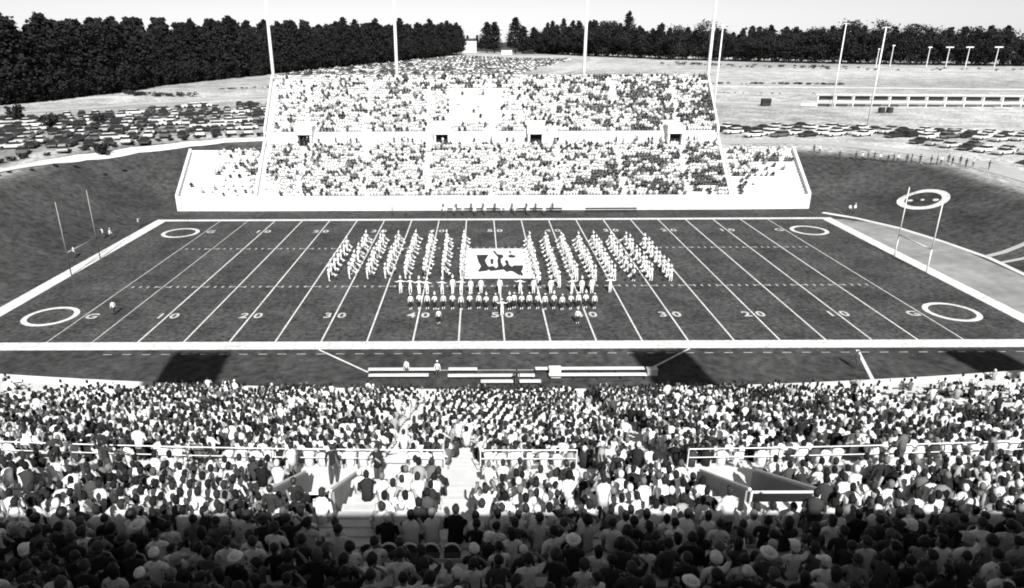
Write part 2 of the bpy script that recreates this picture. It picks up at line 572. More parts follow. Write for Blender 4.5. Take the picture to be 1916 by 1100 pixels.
def steps(rows, run, xl, xr, back, name, z_under):
    """stepped terrace: rows = [(y,z)], sides as functions of y"""
    b = MB(); prof = []
    for (y, z) in rows: prof += [(y, z), (y + run, z)]
    prof = [(prof[0][0], prof[0][1] - 1.9)] + prof + [(prof[-1][0], prof[-1][1] - 1.2)]
    L_ = [(xl(y), y - 56, z) for y, z in prof]; R_ = [(xr(y), y - 56, z) for y, z in prof]
    n = len(prof)
    b.add(L_ + R_, [(i, i + n, i + n + 1, i + 1) for i in range(n - 1)])
    for side in (L_, R_):
        dn = [(p[0], p[1], z_under) for p in side]
        b.add(side + dn, [(i, i + 1, i + n + 1, i + n) for i in range(n - 1)])
    return b.build(name, M['concrete'], FS)


rows = [far_row(0, i) for i in range(LOW_N)]
steps(rows, LOW_R, lambda y: -fx(y), lambda y: fx(y), None, 'lower_tier', -0.5)
WN = 16
rows_w = [(y, z - 0.03) for y, z in rows[:WN]]
steps(rows_w, LOW_R, lambda y: -fwx(y), lambda y: -fx(y) - .25, None, 'wing_tier', -0.5)
steps(rows_w, LOW_R, lambda y: fx(y) + .25, lambda y: fwx(y), None, 'wing_tier', -0.5)
rowsu = [far_row(1, i) for i in range(UP_N)]
ut = steps(rowsu, UP_R, lambda y: -fx(y), lambda y: fx(y), None, 'upper_tier', 1.0)
# white front wall, cross aisle with its wall, side parapets
fwl = MB().box(-55.9, 55.9, 0.06, 0.32, -0.6, 2.56).build('front_wall', M['concrete'], FS)
for k in range(20):
    MB().box(-55.9 + k * 5.59 + .03, -55.9 + (k + 1) * 5.59 - .03, 0.0 - .01 * (k % 3), 0.36, -0.6, 2.62 - .012 * (k * 7 % 4)).build('wall_panel', M['whitewall'], fwl)
MB().box(-fx(72), fx(72), 14.8, 17.25, 8.0, 9.0).build('cross_aisle', M['concrete'], FS)
MB().box(-fx(73), fx(73), 17.0, 17.19, 9.0, 11.2).build('aisle_wall', M['whitewall'], FS)
MB().tube([(-fx(90), 34.1, 20.9), (fx(90), 34.1, 20.9)], 0.06, 6).build('top_rail', M['whitemetal'], FS)
for s in (-1, 1):
    # sloping parapet along the side of the main block and of the wing
    def par(y0, z0, y1, z1, f, h, w=.34):
        v = []
        for (y, z) in ((y0, z0), (y1, z1)):
            x = s * f(y)
            for dx in (-w / 2, w / 2):
                v += [(x + dx, y - 56, z - 1.0), (x + dx, y - 56, z + h)]
        return MB().add(v, [(0, 1, 3, 2), (4, 6, 7, 5), (0, 4, 5, 1), (2, 3, 7, 6), (1, 5, 7, 3), (0, 2, 6, 4)])
    par(73.0, 11.2, 90.2, 20.6, fx, 0.9, .4).build('side_parapet', M['whitewall'], FS)
    par(56.3, 2.1, 72.8, 9.9, fx, 0.75, .5).build('side_parapet', M['whitewall'], FS)
    par(56.3, 2.1, 69.3, 8.3, fwx, 0.75, .5).build('side_parapet', M['whitewall'], FS)
    x0, x1 = sorted((s * (fx(69.3)), s * fwx(69.3)))
    MB().box(x0, x1, 13.2, 13.5, 4.0, 8.7).build('wing_back_wall', M['whitewall'], FS)
    # outer side walls down to the grass
# bench boards, one per row
for t, n in ((0, LOW_N), (1, UP_N)):
    for i in range(n):
        y, z = far_row(t, i)
        if t == 0 and i < WN:
            spans = [(-fwx(y) + .5, -fx(y) - .8), (-fx(y) + .6, fx(y) - .6), (fx(y) + .8, fwx(y) - .5)]
        else:
            spans = [(-fx(y) + .6, fx(y) - .6)]
        for a, b in spans:
            MB().box(a, b, y + .34 - 56, y + .66 - 56, z - .02, z + .40).build('bench_board', M['concrete'], FS)
# stair aisles
AISLES_F = [-34.5, -23, -11.5, 0.2, 11.8, 23.2, 34.8]
for a in AISLES_F:
    for t, n in ((0, LOW_N), (1, UP_N)):
        b = MB()
        for i in range(n):
            y, z = far_row(t, i)
            R_, H_ = (LOW_R, LOW_H) if t == 0 else (UP_R, UP_H)
            ax = a * (1 + (y - 56) * .0033)
            b.box(ax - .6, ax + .6, y - 56 + R_ * .5, y - 56 + R_ * .995, z + .005, z + H_ * .5)
        b.build('stair_aisle', M['concrete'], FS)
# four portals in the cross aisle
VOMS = []
for px in (-36.3, -9.6, 8.6, 35.6):
    vm = MB().box(px - 1.55, px - 1.15, 15.6, 18.2, 9.0, 11.25).box(px + 1.15, px + 1.55, 15.6, 18.2, 9.0, 11.25).box(px - 1.7, px + 1.7, 15.4, 18.6, 11.25, 12.75).build('portal', M['whitewall'], FS)
    MB().box(px - 1.15, px + 1.15, 16.75, 16.9, 9.0, 11.24).build('doorway_shade', M['dark'], vm)  # black panel stands in for the shade inside the opening
    VOMS.append(px)

# ------------------------------------------------------------------ floodlight towers
def light_tower(x, y, ztop, r0, label, bw_=5.6, bh=5.6, zb=None, face=1):
    z0 = hgt(x, y) - .3 if zb is None else zb
    t = empty('floodlight_tower', (x, y, z0))
    tag(t, label, 'floodlight', 'floodlight towers of the stadium')
    H_ = ztop - z0
    MB().tube([(0, 0, 0), (0, 0, H_ * .5), (0, 0, H_)], [r0, r0 * .78, r0 * .5], 12).build('pole', M['whitemetal'], t, smooth=True)
    MB().box(-.6, .6, -.6, .6, 0, .5).build('footing', M['concrete'], t)
    fr = MB()
    nr = 5
    for k in range(nr):
        zz = H_ - bh + bh * k / (nr - 1)
        fr.box(-bw_ / 2, bw_ / 2, face * .35 - .12, face * .35 + .12, zz - .14, zz + .14)
    for xx in (-bw_ / 2 + .1, 0, bw_ / 2 - .1):
        fr.box(xx - .1, xx + .1, face * .3 - .08, face * .3 + .08, H_ - bh, H_)
    fr.box(-bw_ / 2, bw_ / 2, face * .16 - .03, face * .16 + .03, H_ - bh, H_)
    f = fr.build('lamp_rack', M['whitemetal'], t)
    lm = MB().tube([(0, 0, 0), (0, face * .25, -.08), (0, face * .42, -.14)], [.16, .36, .4], 10).mesh('lamp', M['lamp'], smooth=True)
    for k in range(nr):
        for j in range(6):
            link('lamp', lm, f, (-bw_ / 2 + .5 + j * (bw_ - 1) / 5, face * .45, H_ - bh + bh * k / (nr - 1)))
    return t


names = ['leftmost', 'second from left', 'second from right', 'rightmost']
for x, n in zip((-46.6, -20.0, 20.2, 46.9), names):
    light_tower(x, 91.4, 50.0, .42, 'tall white floodlight pole behind the far grandstand, %s of four' % n, face=-1)
for x, n in zip((-51.5, -21.4, 22.4, 52.3), names):
    light_tower(x, -66.0, 50.1, .30, 'white floodlight tower behind the near grandstand, %s of four' % n, 5.5, 5.6, face=1)
# slim poles out on the right
for (x, y, zt, w) in ((114.0, 169.2, 33.0, 'at the left end of the long white shed'), (97.8, 117.3, 31.0, 'standing by the right car park'), (55.3, 110.3, 31.5, 'just behind the right edge of the far grandstand')):
    z0 = hgt(x, y)
    t = empty('light_pole', (x, y, z0))
    tag(t, 'slim white light pole ' + w, 'light pole', 'slim poles on the right')
    MB().tube([(0, 0, 0), (0, 0, zt - z0)], [.24, .15], 8).build('pole', M['whitemetal'], t, smooth=True)
    MB().tube([(-1.0, 0, zt - z0 - .1), (1.0, 0, zt - z0 - .1)], .08, 6).build('crossarm', M['whitemetal'], t)
    for s in (-1, 1):
        MB().tube([(s * .9, 0, zt - z0 - .1), (s * .9, -.2, zt - z0 - .35)], [.12, .25], 8).build('lamp', M['lamp'], t)

# ------------------------------------------------------------------ near grandstand
NK = 0.0016                                             # gentle curve of the near stand
NS = empty('near_grandstand', (0, -12, 0))
tag(NS, 'near concrete grandstand full of spectators seen from behind, filling the bottom of the picture', 'grandstand')
N_RUN, N_RISE, N_Y0, N_Z0 = 0.80, 0.346, -13.0, 0.75
N_ROWS = 60
WALK = (33, 34)


def near_row(i, x=0.0):
    y = N_Y0 - i * N_RUN + NK * x * x
    z = N_Z0 + i * N_RISE
    if i in WALK: z = N_Z0 + 34 * N_RISE - 0.12
    return y, z


VOM_N = [(-8.85, -6.95), (5.45, 7.45)]
VR = (35, 39)                                           # rows cut away by the two portals
xs_seg = np.linspace(-66, 66, 45)


def near_part(i0, i1, name, cut=None):
    """terrace from row i0 to row i1, optionally only between x values"""
    spans = [(-66.0, 66.0)]
    b = MB()
    for i in range(i0, i1 + 1):
        sp = spans
        if cut and VR[0] <= i <= VR[1]:
            sp = [(-66.0, VOM_N[0][0]), (VOM_N[0][1], VOM_N[1][0]), (VOM_N[1][1], 66.0)]
        zt = near_row(i)[1]
        zl = near_row(i - 1)[1] if i > 0 else zt - .6
        for (a, c) in sp:
            xs = [a] + [x for x in xs_seg if a + .5 < x < c - .5] + [c]
            v = []
            for x in xs:
                y = N_Y0 - i * N_RUN + NK * x * x
                v += [(x, y + 12, zl - .05), (x, y + 12, zt), (x, y - N_RUN + 12, zt)]
            f = []
            for k in range(len(xs) - 1):
                f += [(3 * k, 3 * k + 3, 3 * k + 4, 3 * k + 1), (3 * k + 1, 3 * k + 4, 3 * k + 5, 3 * k + 2)]
            b.add(v, f)
    return b.build(name, M['concrete'], NS, fix=False)


near_part(0, 32, 'lower_tier')
near_part(33, 34, 'walkway')
near_part(35, N_ROWS - 1, 'upper_tier', cut=True)
AISLES_N = [-44, -36, -28, -20.5, -12.6, -3.2, 1.45 + 8.6, 18.4, 26.5, 34.5, 42.5]
AISLE_LOW = [-44, -36, -28, -20.5, -13.5, -6.4, -3.2, 1.45, 5.6, 12.5, 20, 28, 36, 44]


def is_aisle(x, i):
    if i < 24:
        al = [-44, -36, -28, -20.5, -13.5, -6.4, 5.6, 12.5, 20, 28, 36, 44]
    elif i <= 32:
        al = [-44, -36, -28, -20.5, -13.5, -6.1, -3.2, 4.8, 12.5, 20, 28, 36, 44]
    else:
        al = [-44, -36, -28, -16.5, -3.2, 10.4, 18.4, 28, 36, 44] if i < 43 else []
    return any(abs(x - a) < .62 for a in al)


for i in range(N_ROWS - 3):
    if i in WALK: continue
    b = MB(); z = near_row(i)[1]
    spans = [(-64.0, 64.0)]
    if VR[0] <= i <= VR[1] + 1: spans = [(-64.0, VOM_N[0][0] - .2), (VOM_N[0][1] + .2, VOM_N[1][0] - .2), (VOM_N[1][1] + .2, 64.0)]
    for a, c in spans:
        # leave gaps for the stairs
        edges = []; st = a; q = a; inside = False
        while q < c:
            ia = is_aisle(q, i)
            if ia and not inside:
                edges.append((st, q)); inside = True
            if not ia and inside:
                st = q; inside = False
            q += .2
        if not inside: edges.append((st, c))
        for e0, e1 in edges:
            xs = [e0] + [x for x in xs_seg if e0 + .3 < x < e1 - .3] + [e1]
            v = []
            for x in xs:
                y = N_Y0 - i * N_RUN + NK * x * x + 12
                v += [(x, y - .30, z + .37), (x, y - .30, z + .43), (x, y - .58, z + .43), (x, y - .58, z + .37)]
            f = [(4 * k + j, 4 * k + (j + 1) % 4, 4 * k + 4 + (j + 1) % 4, 4 * k + 4 + j) for k in range(len(xs) - 1) for j in range(4)]
            f += [(3, 2, 1, 0), tuple(4 * (len(xs) - 1) + j for j in range(4))]
            b.add(v, f)
    b.build('bench_board', M['bench'], NS)
# stair blocks
for lo, hi, al in ((0, 23, [-44, -36, -28, -20.5, -13.5, -6.4, 5.6, 12.5, 20, 28, 36, 44]), (24, 32, [-44, -36, -28, -20.5, -13.5, -6.1, -3.2, 4.8, 12.5, 20, 28, 36, 44]),
                   (35, 42, [-44, -36, -28, -16.5, -3.2, 10.4, 18.4, 28, 36, 44])):
    for a in al:
        b = MB()
        for i in range(lo, hi + 1):
            y, z = near_row(i, a)
            b.box(a - .55, a + .55, y + 12 - N_RUN + .004, y + 12 - N_RUN * .5, z + .004, z + N_RISE * .5)
        b.build('stair_aisle', M['whitewall'], NS)
# front wall with a cap
fw = MB(); v = []
for x in xs_seg:
    y = -12.85 + NK * x * x + 12
    v += [(x, y + .45, -.3), (x, y + .45, 1.32), (x, y, 1.32), (x, y, -.3)]
fw.add(v, [(4 * k + j, 4 * k + j + 1, 4 * k + 5 + j, 4 * k + 4 + j) for k in range(len(xs_seg) - 1) for j in range(3)])
fw.build('front_wall', M['whitewall'], NS)


def rail(pts, h, r=.035, posts=2.0, name='railing', mids=(.5,), parent=None, m=None):
    b = MB()
    ps = [Vector(p) for p in pts]
    b.tube([p + Vector((0, 0, h)) for p in ps], r, 6)
    for q in mids: b.tube([p + Vector((0, 0, h * q)) for p in ps], r * .8, 6)
    acc = 0
    for a, c in zip(ps, ps[1:]):
        L_ = (c - a).length; n = max(1, int(L_ / posts))
        for k in range(n + 1):
            p = a.lerp(c, k / n)
            b.tube([p, p + Vector((0, 0, h))], r, 5)
    return b.build(name, m or M['whitemetal'], parent or NS)


wy = lambda x: N_Y0 - 33 * N_RUN + NK * x * x + 12 - .12
wz = near_row(33)[1]
for a, c in ((-44, -3.9), (-2.5, 1.2), (1.8, 4.1), (5.5, 44)):
    if c - a < 3: continue
    rail([(x, wy(x), wz) for x in np.linspace(a, c, max(2, int((c - a) / 3)))], .95, .024, 2.4, mids=(.6,))
# the two portals: sloping side walls, back parapet with a rail, dark well
for (a, c) in VOM_N:
    vm = empty('portal', (0, 0, 0)); vm.parent = NS
    y0 = N_Y0 - 35 * N_RUN + 12
    y1 = N_Y0 - 40 * N_RUN + 12
    z0, z1 = near_row(35)[1], near_row(40)[1]
    for x in (a, c):
        v = []
        for xx in (x - .11, x + .11):
            v += [(xx, y0, 11.0), (xx, y0, z0 + .55), (xx, y1, z1 + .95), (xx, y1, 11.0)]
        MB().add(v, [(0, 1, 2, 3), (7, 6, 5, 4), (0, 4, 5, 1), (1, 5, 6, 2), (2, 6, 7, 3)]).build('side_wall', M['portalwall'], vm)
        MB().tube([(x, y0, z0 + .60), (x, y1, z1 + 1.0)], .05, 6).build('handrail', M['whitemetal'], vm)
    MB().box(a - .11, c + .11, y1 - .28, y1, 11.0, z1 + .55).build('back_wall', M['whitewall'], vm)
    rail([(a, y1 - .14, z1 + .55), (c, y1 - .14, z1 + .55)], .45, .04, 2.0, 'parapet_rail', (), vm)
    MB().box(a + .1, c - .1, y1, y0 + .3, 10.6, 10.8).build('well_floor', M['greywall'], vm)

# press box behind the camera: its shadow falls on the upper rows
pb = empty('press_box', (0, -66, 20))
tag(pb, 'long press box along the top of the near grandstand, behind the viewpoint', 'press box')
MB().box(-48, 48, -5.0, 2.7, -1.0, 9.0).build('wall', M['greywall'], pb)
MB().box(-48.5, 48.5, -5.4, 2.8, 9.0, 9.3).build('roof', M['concrete'], pb)
for k in range(16):
    MB().box(-46 + k * 6, -42 + k * 6, 2.7, 2.76, 4.6, 7.0).build('window', M['glass'], pb)

# ------------------------------------------------------------------ sideline benches
for (x0, x1, y, w) in ((-12.5, -6.4, -7.0, 'front bench at the left end of the near sideline'), (-5.3, -2.7, -7.0, 'short front bench left of the midfield gap on the near sideline'),
                       (-12.3, -7.0, -8.15, 'rear bench at the left end of the near sideline'), (-5.3, 2.35, -8.25, 'long rear bench crossing midfield on the near sideline'),
                       (-2.4, 0.4, -9.35, 'bench nearest the crowd, left of the seated dark figure'), (0.95, 2.8, -9.35, 'bench nearest the crowd, right of the seated dark figure'),
                       (2.5, 12.3, -6.95, 'long front bench right of midfield on the near sideline'), (3.6, 12.2, -8.15, 'long rear bench right of midfield on the near sideline')):
    b = empty('team_bench', ((x0 + x1) / 2, y, 0.01))
    tag(b, 'white ' + w, 'bench', 'team benches')
    L_ = (x1 - x0) / 2
    MB().box(-L_, L_, -.24, .24, .42, .48).build('seat', M['whitewall'], b)
    n = max(2, int(L_ * 2 / 2.0))
    for k in range(n + 1):
        xx = -L_ + .15 + k * (2 * L_ - .3) / n
        MB().box(xx - .05, xx + .05, -.2, .2, 0, .42).build('leg', M['darkmetal'], b)
bx = MB().box(-.5, .5, -.35, .35, 0, .8).box(-.54, .54, -.39, .39, .8, .86)
tag(bx.build('equipment_chest', M['whitewall'], None, (4.2, -7.6, 0.01)), 'white equipment chest between the right-hand team benches', 'chest')
bx = MB().box(-.45, .45, -.3, .3, 0, .55).box(-.48, .48, -.33, .33, .55, .6)
tag(bx.build('equipment_chest', M['whitewall'], None, (12.9, -7.3, 0.01)), 'small white chest at the right end of the team benches', 'chest')

# ------------------------------------------------------------------ trees
def leaf_crown(seed, H_, kind, nleaf, lsize):
    rr = np.random.default_rng(seed)
    pts = []
    if kind == 'pine':
        z0 = H_ * rr.uniform(.10, .2)
        rmax = H_ * rr.uniform(.15, .2)
        nc = 46
        for k in range(nc):
            t = (k + rr.random()) / nc
            z = z0 + (H_ - z0) * t
            env = rmax * (1 - t) ** .62 * (.55 + .45 * min(1, t * 5)) + .3
            a = k * 2.4 + rr.random()
            rad = env * rr.uniform(.35, 1.0)
            n = int(nleaf / nc)
            s = .35 + .38 * env
            p = rr.normal(size=(n, 3)) * [s * .62, s * .62, s * .42] + [rad * math.cos(a), rad * math.sin(a), z]
            pts.append(p)
    else:
        z0 = H_ * .12
        R_ = H_ * rr.uniform(.30, .38)
        nc = 34
        for k in range(nc):
            u = rr.random(); a = rr.random() * 6.283
            zz = z0 + (H_ - z0 - 1) * (u ** .8)
            t = (zz - z0) / (H_ - z0)
            env = R_ * math.sqrt(max(.05, 1 - (1.75 * t - .75) ** 2)) if t > .43 else R_ * (.75 + .55 * t)
            rad = env * math.sqrt(rr.uniform(.15, .9))
            n = int(nleaf / nc)
            s = H_ * .075
            p = rr.normal(size=(n, 3)) * [s, s, s * .7] + [rad * math.cos(a), rad * math.sin(a), zz]
            pts.append(p)
    P = np.concatenate(pts)
    P[:, 2] = np.clip(P[:, 2], .2, H_ * 1.03)
    n = len(P)
    a = rr.normal(size=(n, 3)); a /= np.linalg.norm(a, axis=1)[:, None]
    b = np.cross(a, rr.normal(size=(n, 3))); b /= np.linalg.norm(b, axis=1)[:, None]
    s = (lsize * rr.uniform(.6, 1.3, n))[:, None]
    V_ = np.stack([P - a * s, P + b * s * .7, P + a * s, P - b * s * .7], 1).reshape(-1, 3)
    F_ = np.arange(4 * n).reshape(-1, 4)
    return V_, F_


def trunk_mesh(H_, seed):
    rr = random.Random(seed)
    b = MB()
    lean = [(0, 0, -.5), (rr.uniform(-.2, .2), rr.uniform(-.2, .2), H_ * .4), (rr.uniform(-.4, .4), rr.uniform(-.4, .4), H_ * .92)]
    b.tube(lean, [H_ * .016, H_ * .011, H_ * .003], 8)
    for k in range(9):
        z = H_ * (.25 + .065 * k)
        a = rr.random() * 6.28
        l = H_ * .13 * (1 - .07 * k)
        b.tube([(0, 0, z), (math.cos(a) * l * .6, math.sin(a) * l * .6, z + l * .25), (math.cos(a) * l, math.sin(a) * l, z + l * .55)], [H_ * .005, H_ * .003, H_ * .001], 5)
    return b.mesh('trunk', M['bark'], smooth=True)


PINES, OAKS = [], []
for k in range(7):
    H_ = [27, 25, 29, 24, 30, 26, 22][k]
    v, f = leaf_crown(100 + k, H_, 'pine', 3200, .5)
    PINES.append((H_, trunk_mesh(H_, k), np_mesh('crown', v, f, M['pine'])))
for k in range(5):
    H_ = [24, 21, 26, 22, 19][k]
    v, f = leaf_crown(200 + k, H_, 'oak', 3200, .54)
    OAKS.append((H_, trunk_mesh(H_, 50 + k), np_mesh('crown', v, f, M['leaf'])))


def tree(spec, x, y, sc, label, group, name='pine_tree', wide=1.0):
    t = link(name, spec[1], None, (x, y, hgt(x, y) - .1))
    t.rotation_euler = (0, 0, RND.random() * 6.28)
    t.scale = (sc * wide, sc * wide, sc)
    tag(t, label, 'tree', group)
    link('crown', spec[2], t)
    return t


def along(line_, step):
    out = []
    for (a, b) in zip(line_, line_[1:]):
        L_ = math.dist(a, b); n = max(1, int(L_ / step))
        for k in range(n):
            t = (k + .5) / n
            d = ((b[0] - a[0]) / L_, (b[1] - a[1]) / L_)
            out.append((a[0] + (b[0] - a[0]) * t, a[1] + (b[1] - a[1]) * t, d))
    return out


stuffV, stuffF, so = [], [], 0
lowp = [leaf_crown(300 + k, 27, 'pine', 560, 1.25)[:2] for k in range(4)] + [leaf_crown(310 + k, 24, 'oak', 560, 1.25)[:2] for k in range(3)]


def low_tree(k, x, y, sc):
    global so
    v, f = lowp[k]
    a = RND.random() * 6.28
    R_ = np.array([[math.cos(a), -math.sin(a), 0], [math.sin(a), math.cos(a), 0], [0, 0, 1]])
    stuffV.append(v @ R_.T * sc + [x, y, hgt(x, y) - .2]); stuffF.append(f + so); so += len(v)


nt_ = 0
for (x, y, d) in along(FOREST_L[1:], 4.2):
    n = (-d[1], d[0])                                   # into the wood (left of the line)
    far = y > 330
    off = RND.uniform(0, 3)
    s = RND.choice((RND.uniform(.7, .95), RND.uniform(.9, 1.15), RND.uniform(1.1, 1.34))) * (1.04 if y < 260 else 1.0)
    tree(RND.choice(PINES), x + n[0] * (2 + off), y + n[1] * (2 + off), s * .78, 'dark pine at the edge of the left wood, %s from the left' % nth(nt_ + 1), 'pines of the left wood', wide=1.35); nt_ += 1
    for row in (1, 2, 3):
        low_tree(RND.randrange(4), x + n[0] * (5 + 6 * row) + RND.uniform(-3, 3), y + n[1] * (5 + 6 * row), RND.uniform(.72, 1.0))
nr_ = 0
for (x, y, d) in along(FOREST_R, 5.6):
    nr_ += 1
    n = (-d[1], d[0])
    # keep the belt away from the viewer
    if n[1] < 0: n = (-n[0], -n[1])
    if .727 < (x + 2.5) / (y + 61.8) < .752: continue
    s = RND.choice((RND.uniform(.72, .95), RND.uniform(.92, 1.2))) * (1.18 if y > 600 else 1.0) * (1 - .10 * sm((x - 200) / 130))
    sp = RND.choice(PINES) if (x < 200 and RND.random() < .6) else RND.choice(OAKS)
    tree(sp, x + n[0] * RND.uniform(1, 5), y + n[1] * RND.uniform(1, 5), s, 'dark tree at the edge of the right wood, %s from the left' % nth(nr_), 'trees of the right wood', 'woodland_tree', wide=1.1); nt_ += 1
    for row in (1, 2):
        low_tree(RND.choice([0, 1, 4, 5, 6]), x + n[0] * (4 + 7 * row) + RND.uniform(-3, 3), y + n[1] * (4 + 7 * row), RND.uniform(.7, 1.02) * (1 - .10 * sm((x - 200) / 130)))
# the gap in the middle of the skyline
for (x, y, s, w) in ((8, 790, 1.35, 'left one of a pair'), (17, 800, 1.45, 'right one of a pair'), (42, 800, 1.5, 'tall one left of the pointed clump'), (52, 806, 1.3, 'low one inside the pointed clump'), (64, 806, 1.2, 'small one right of the tall tree')):
    tree(PINES[int(x) % 7], x, y, s, 'dark lone conifer in the gap of the skyline, ' + w, None, wide=1.5)
for k in range(26):
    low_tree(RND.randrange(4), RND.uniform(-60, 130), RND.uniform(980, 1060), RND.uniform(.5, .8))
for k in range(170):                                    # undergrowth along the wood's edge
    a = RND.choice(along(FOREST_L[1:9], 4.2))
    low_tree(RND.choice([4, 5, 6]), a[0] - a[2][1] * RND.uniform(-1, 5), a[1] + a[2][0] * RND.uniform(-1, 5), RND.uniform(.16, .42))
for k in range(90):
    a = RND.choice(along(FOREST_R, 5.6))
    low_tree(RND.choice([4, 5, 6]), a[0] + RND.uniform(-3, 3), a[1] + RND.uniform(-2, 4), RND.uniform(.12, .3))
wood = link('woodland', np_mesh('woodland', np.concatenate(stuffV), np.concatenate(stuffF), M['pine']))
tag(wood, 'dark depths of the woods behind the front trees along the skyline', 'woodland', kind='stuff')

# shrubs and hedges on the left bank
hv, hf, ho = [], [], 0
for k in range(5):
    v, f = leaf_crown(400 + k, 2.2, 'oak', 300, .16)
    hv.append((v, f))
SHR = [np_mesh('foliage', v, f, M['shrub']) for v, f in hv]


def shrub(x, y, s, label, group=None, name='shrub', sx=1.0):
    o = link(name, SHR[RND.randrange(5)], None, (x, y, hgt(x, y) - .1), (0, 0, RND.random() * 6.28))
    o.scale = (s * sx, s * sx, s)
    tag(o, label, 'shrub', group)
    return o


hl = resample([(-92, 36), (-87, 50), (-83, 60), (-78, 69), (-71, 79), (-62, 84.5), (-50, 88.5)], 2.6)
for kk, p in enumerate(hl): shrub(p[0] + RND.uniform(-.5, .5), p[1] + RND.uniform(-.5, .5), RND.uniform(.45, .75), 'low dark bush in the hedge above the white walk, %s from the left' % nth(kk + 1), 'hedge bushes', 'hedge_bush', 1.5)
for kk, p in enumerate(resample([(-80, 30), (-78, 44), (-75, 55), (-70, 66)], 3.5)): shrub(p[0] + RND.uniform(-1, 1), p[1] + RND.uniform(-1, 1), RND.uniform(.3, .55), 'small dark shrub below the white walk on the left bank, %s from the left' % nth(kk + 1), 'bank shrubs', sx=1.4)
shrub(-74.3, 68.6, 1.75, 'tall dark bush standing across the white walk on the left bank')
for (x, y, s, w) in ((-101, 98, 2.6, 'nearest the back of the left car park'), (-118, 112, 3.0, 'at the far left edge of the car park'), (-94, 106, 2.2, 'among the middle rows of cars in the left car park')):
    shrub(x, y, s, 'round dark tree-like bush ' + w, None, 'round_bush')

# ------------------------------------------------------------------ buildings and structures far off
def house(x, y, w, d, h, rh, label, wall='whitewall'):
    z = hgt(x, y)
    o = empty('building', (x, y, z - .2)); tag(o, label, 'building')
    MB().box(-w / 2, w / 2, -d / 2, d / 2, 0, h).build('wall', M[wall], o)
    e = .6
    MB().add([(-w / 2 - e, -d / 2 - e, h), (w / 2 + e, -d / 2 - e, h), (w / 2 + e, d / 2 + e, h), (-w / 2 - e, d / 2 + e, h), (-w / 2 + rh, 0, h + rh), (w / 2 - rh, 0, h + rh)],
             [(0, 1, 5, 4), (1, 2, 5), (2, 3, 4, 5), (3, 0, 4), (3, 2, 1, 0)]).build('roof', M['roof'], o)
    return o


house(-13, 800, 17, 12, 13, 2.6, 'white building with a dark roof in the gap of the skyline')
house(30, 760, 12, 9, 5, 2.5, 'small pale building below the lone conifers')
house(58, 830, 14, 9, 6, 2.5, 'low pale building right of the lone conifers')
house(84, 850, 12, 9, 6, 2.5, 'pale gabled building at the left end of the right-hand wood')
# small tower with a pale cap at the end of the left wood
tw = empty('lookout_tower', (-36, 610, hgt(-36, 610))); tag(tw, 'slender tower with a pale cap at the end of the left wood', 'tower')
for sx_ in (-1, 1):
    for sy_ in (-1, 1): MB().tube([(sx_ * 3, sy_ * 3, 0), (sx_ * 2.2, sy_ * 2.2, 21)], .35, 6).build('leg', M['greywall'], tw)
MB().box(-3.6, 3.6, -3.6, 3.6, 21, 24.2).build('cap', M['whitewall'], tw)
MB().box(-2.4, 2.4, -2.4, 2.4, 14, 21).build('cabin', M['darkmetal'], tw)
# long shed with white posts on the right
SHA, SHB = Vector((110, 171.5, 0)), Vector((182, 161.0, 0))
sd = (SHB - SHA).normalized(); ang = math.atan2(sd.y, sd.x)
sh = empty('open_shed', (SHA.x, SHA.y, hgt(SHA.x, SHA.y)), ang)
tag(sh, 'long low shed with white posts and rails standing on the far right', 'shed')
nb = 13
for k in range(nb + 1):
    MB().box(k * 5.6 - .13, k * 5.6 + .13, -.15, .15, -.3, 3.7).build('post', M['whitemetal'], sh)
    if k < nb:
        MB().box(k * 5.6 + .5, k * 5.6 + 5.1, .6, .7, 2.1, 3.3).build('panel', M['darkmetal'], sh)
        MB().box(k * 5.6 + .4, k * 5.6 + RND.uniform(3.0, 4.2), .3, .9, .05, .75).build('panel', M['darkmetal'], sh)
MB().box(-.8, nb * 5.6 + .8, -.6, 1.6, 3.7, 3.95).build('roof', M['whitewall'], sh)
MB().box(-.2, nb * 5.6 + .2, -.12, .12, 1.45, 1.75).build('rail', M['whitemetal'], sh)
MB().box(-5, 0, .2, .4, .2, 1.0).build('end_rail', M['whitemetal'], sh)
# small dark things in front of the shed
o = MB().box(-1.4, 1.4, -1, 1, .2, 2.4).box(-1.1, 1.1, -1.05, -1, 1.0, 2.0, 1).tube([(-.9, -.9, .35), (-.9, .9, .35)], .35, 10, 1).tube([(.9, -.9, .35), (.9, .9, .35)], .35, 10, 1).build('utility_trailer', [M['darkmetal'], M['tyre']], None, (94.2, 174.5, hgt(94.2, 174.5)))
tag(o, 'small dark box trailer parked alone on the pale ground at the right', 'trailer')
for x, w in ((120.1, 'left'), (122.6, 'right')):
    o = MB().tube([(0, 0, 0), (0, 0, .1), (0, 0, 1.5), (0, 0, 1.6)], [.8, .95, .95, .8], 14).build('round_drum', M['darkmetal'], None, (x, 151.1, hgt(x, 151.1)), smooth=False)
    tag(o, 'round dark drum on the pale ground before the shed, %s of two' % w, 'drum')
for k, (x, y, hh) in enumerate(((262, 414, 11), (273, 417, 13), (288, 402, 12), (298, 398, 12), (308, 394, 12), (322, 388, 12))):
    t = empty('field_light', (x, y, hgt(x, y)))
    tag(t, 'small light pole before the right-hand wood, %s from the left' % nth(k + 1), 'light pole', 'field lights by the right wood')
    MB().tube([(0, 0, 0), (0, 0, hh)], [.28, .2], 6).build('pole', M['whitemetal'], t)
    w = [.6, .9, 1.2, 2.4, 2.4, 2.6][k]
    MB().box(-w, w, -.3, .3, hh - .3, hh + .35).build('lamp_head', M['whitewall'], t)

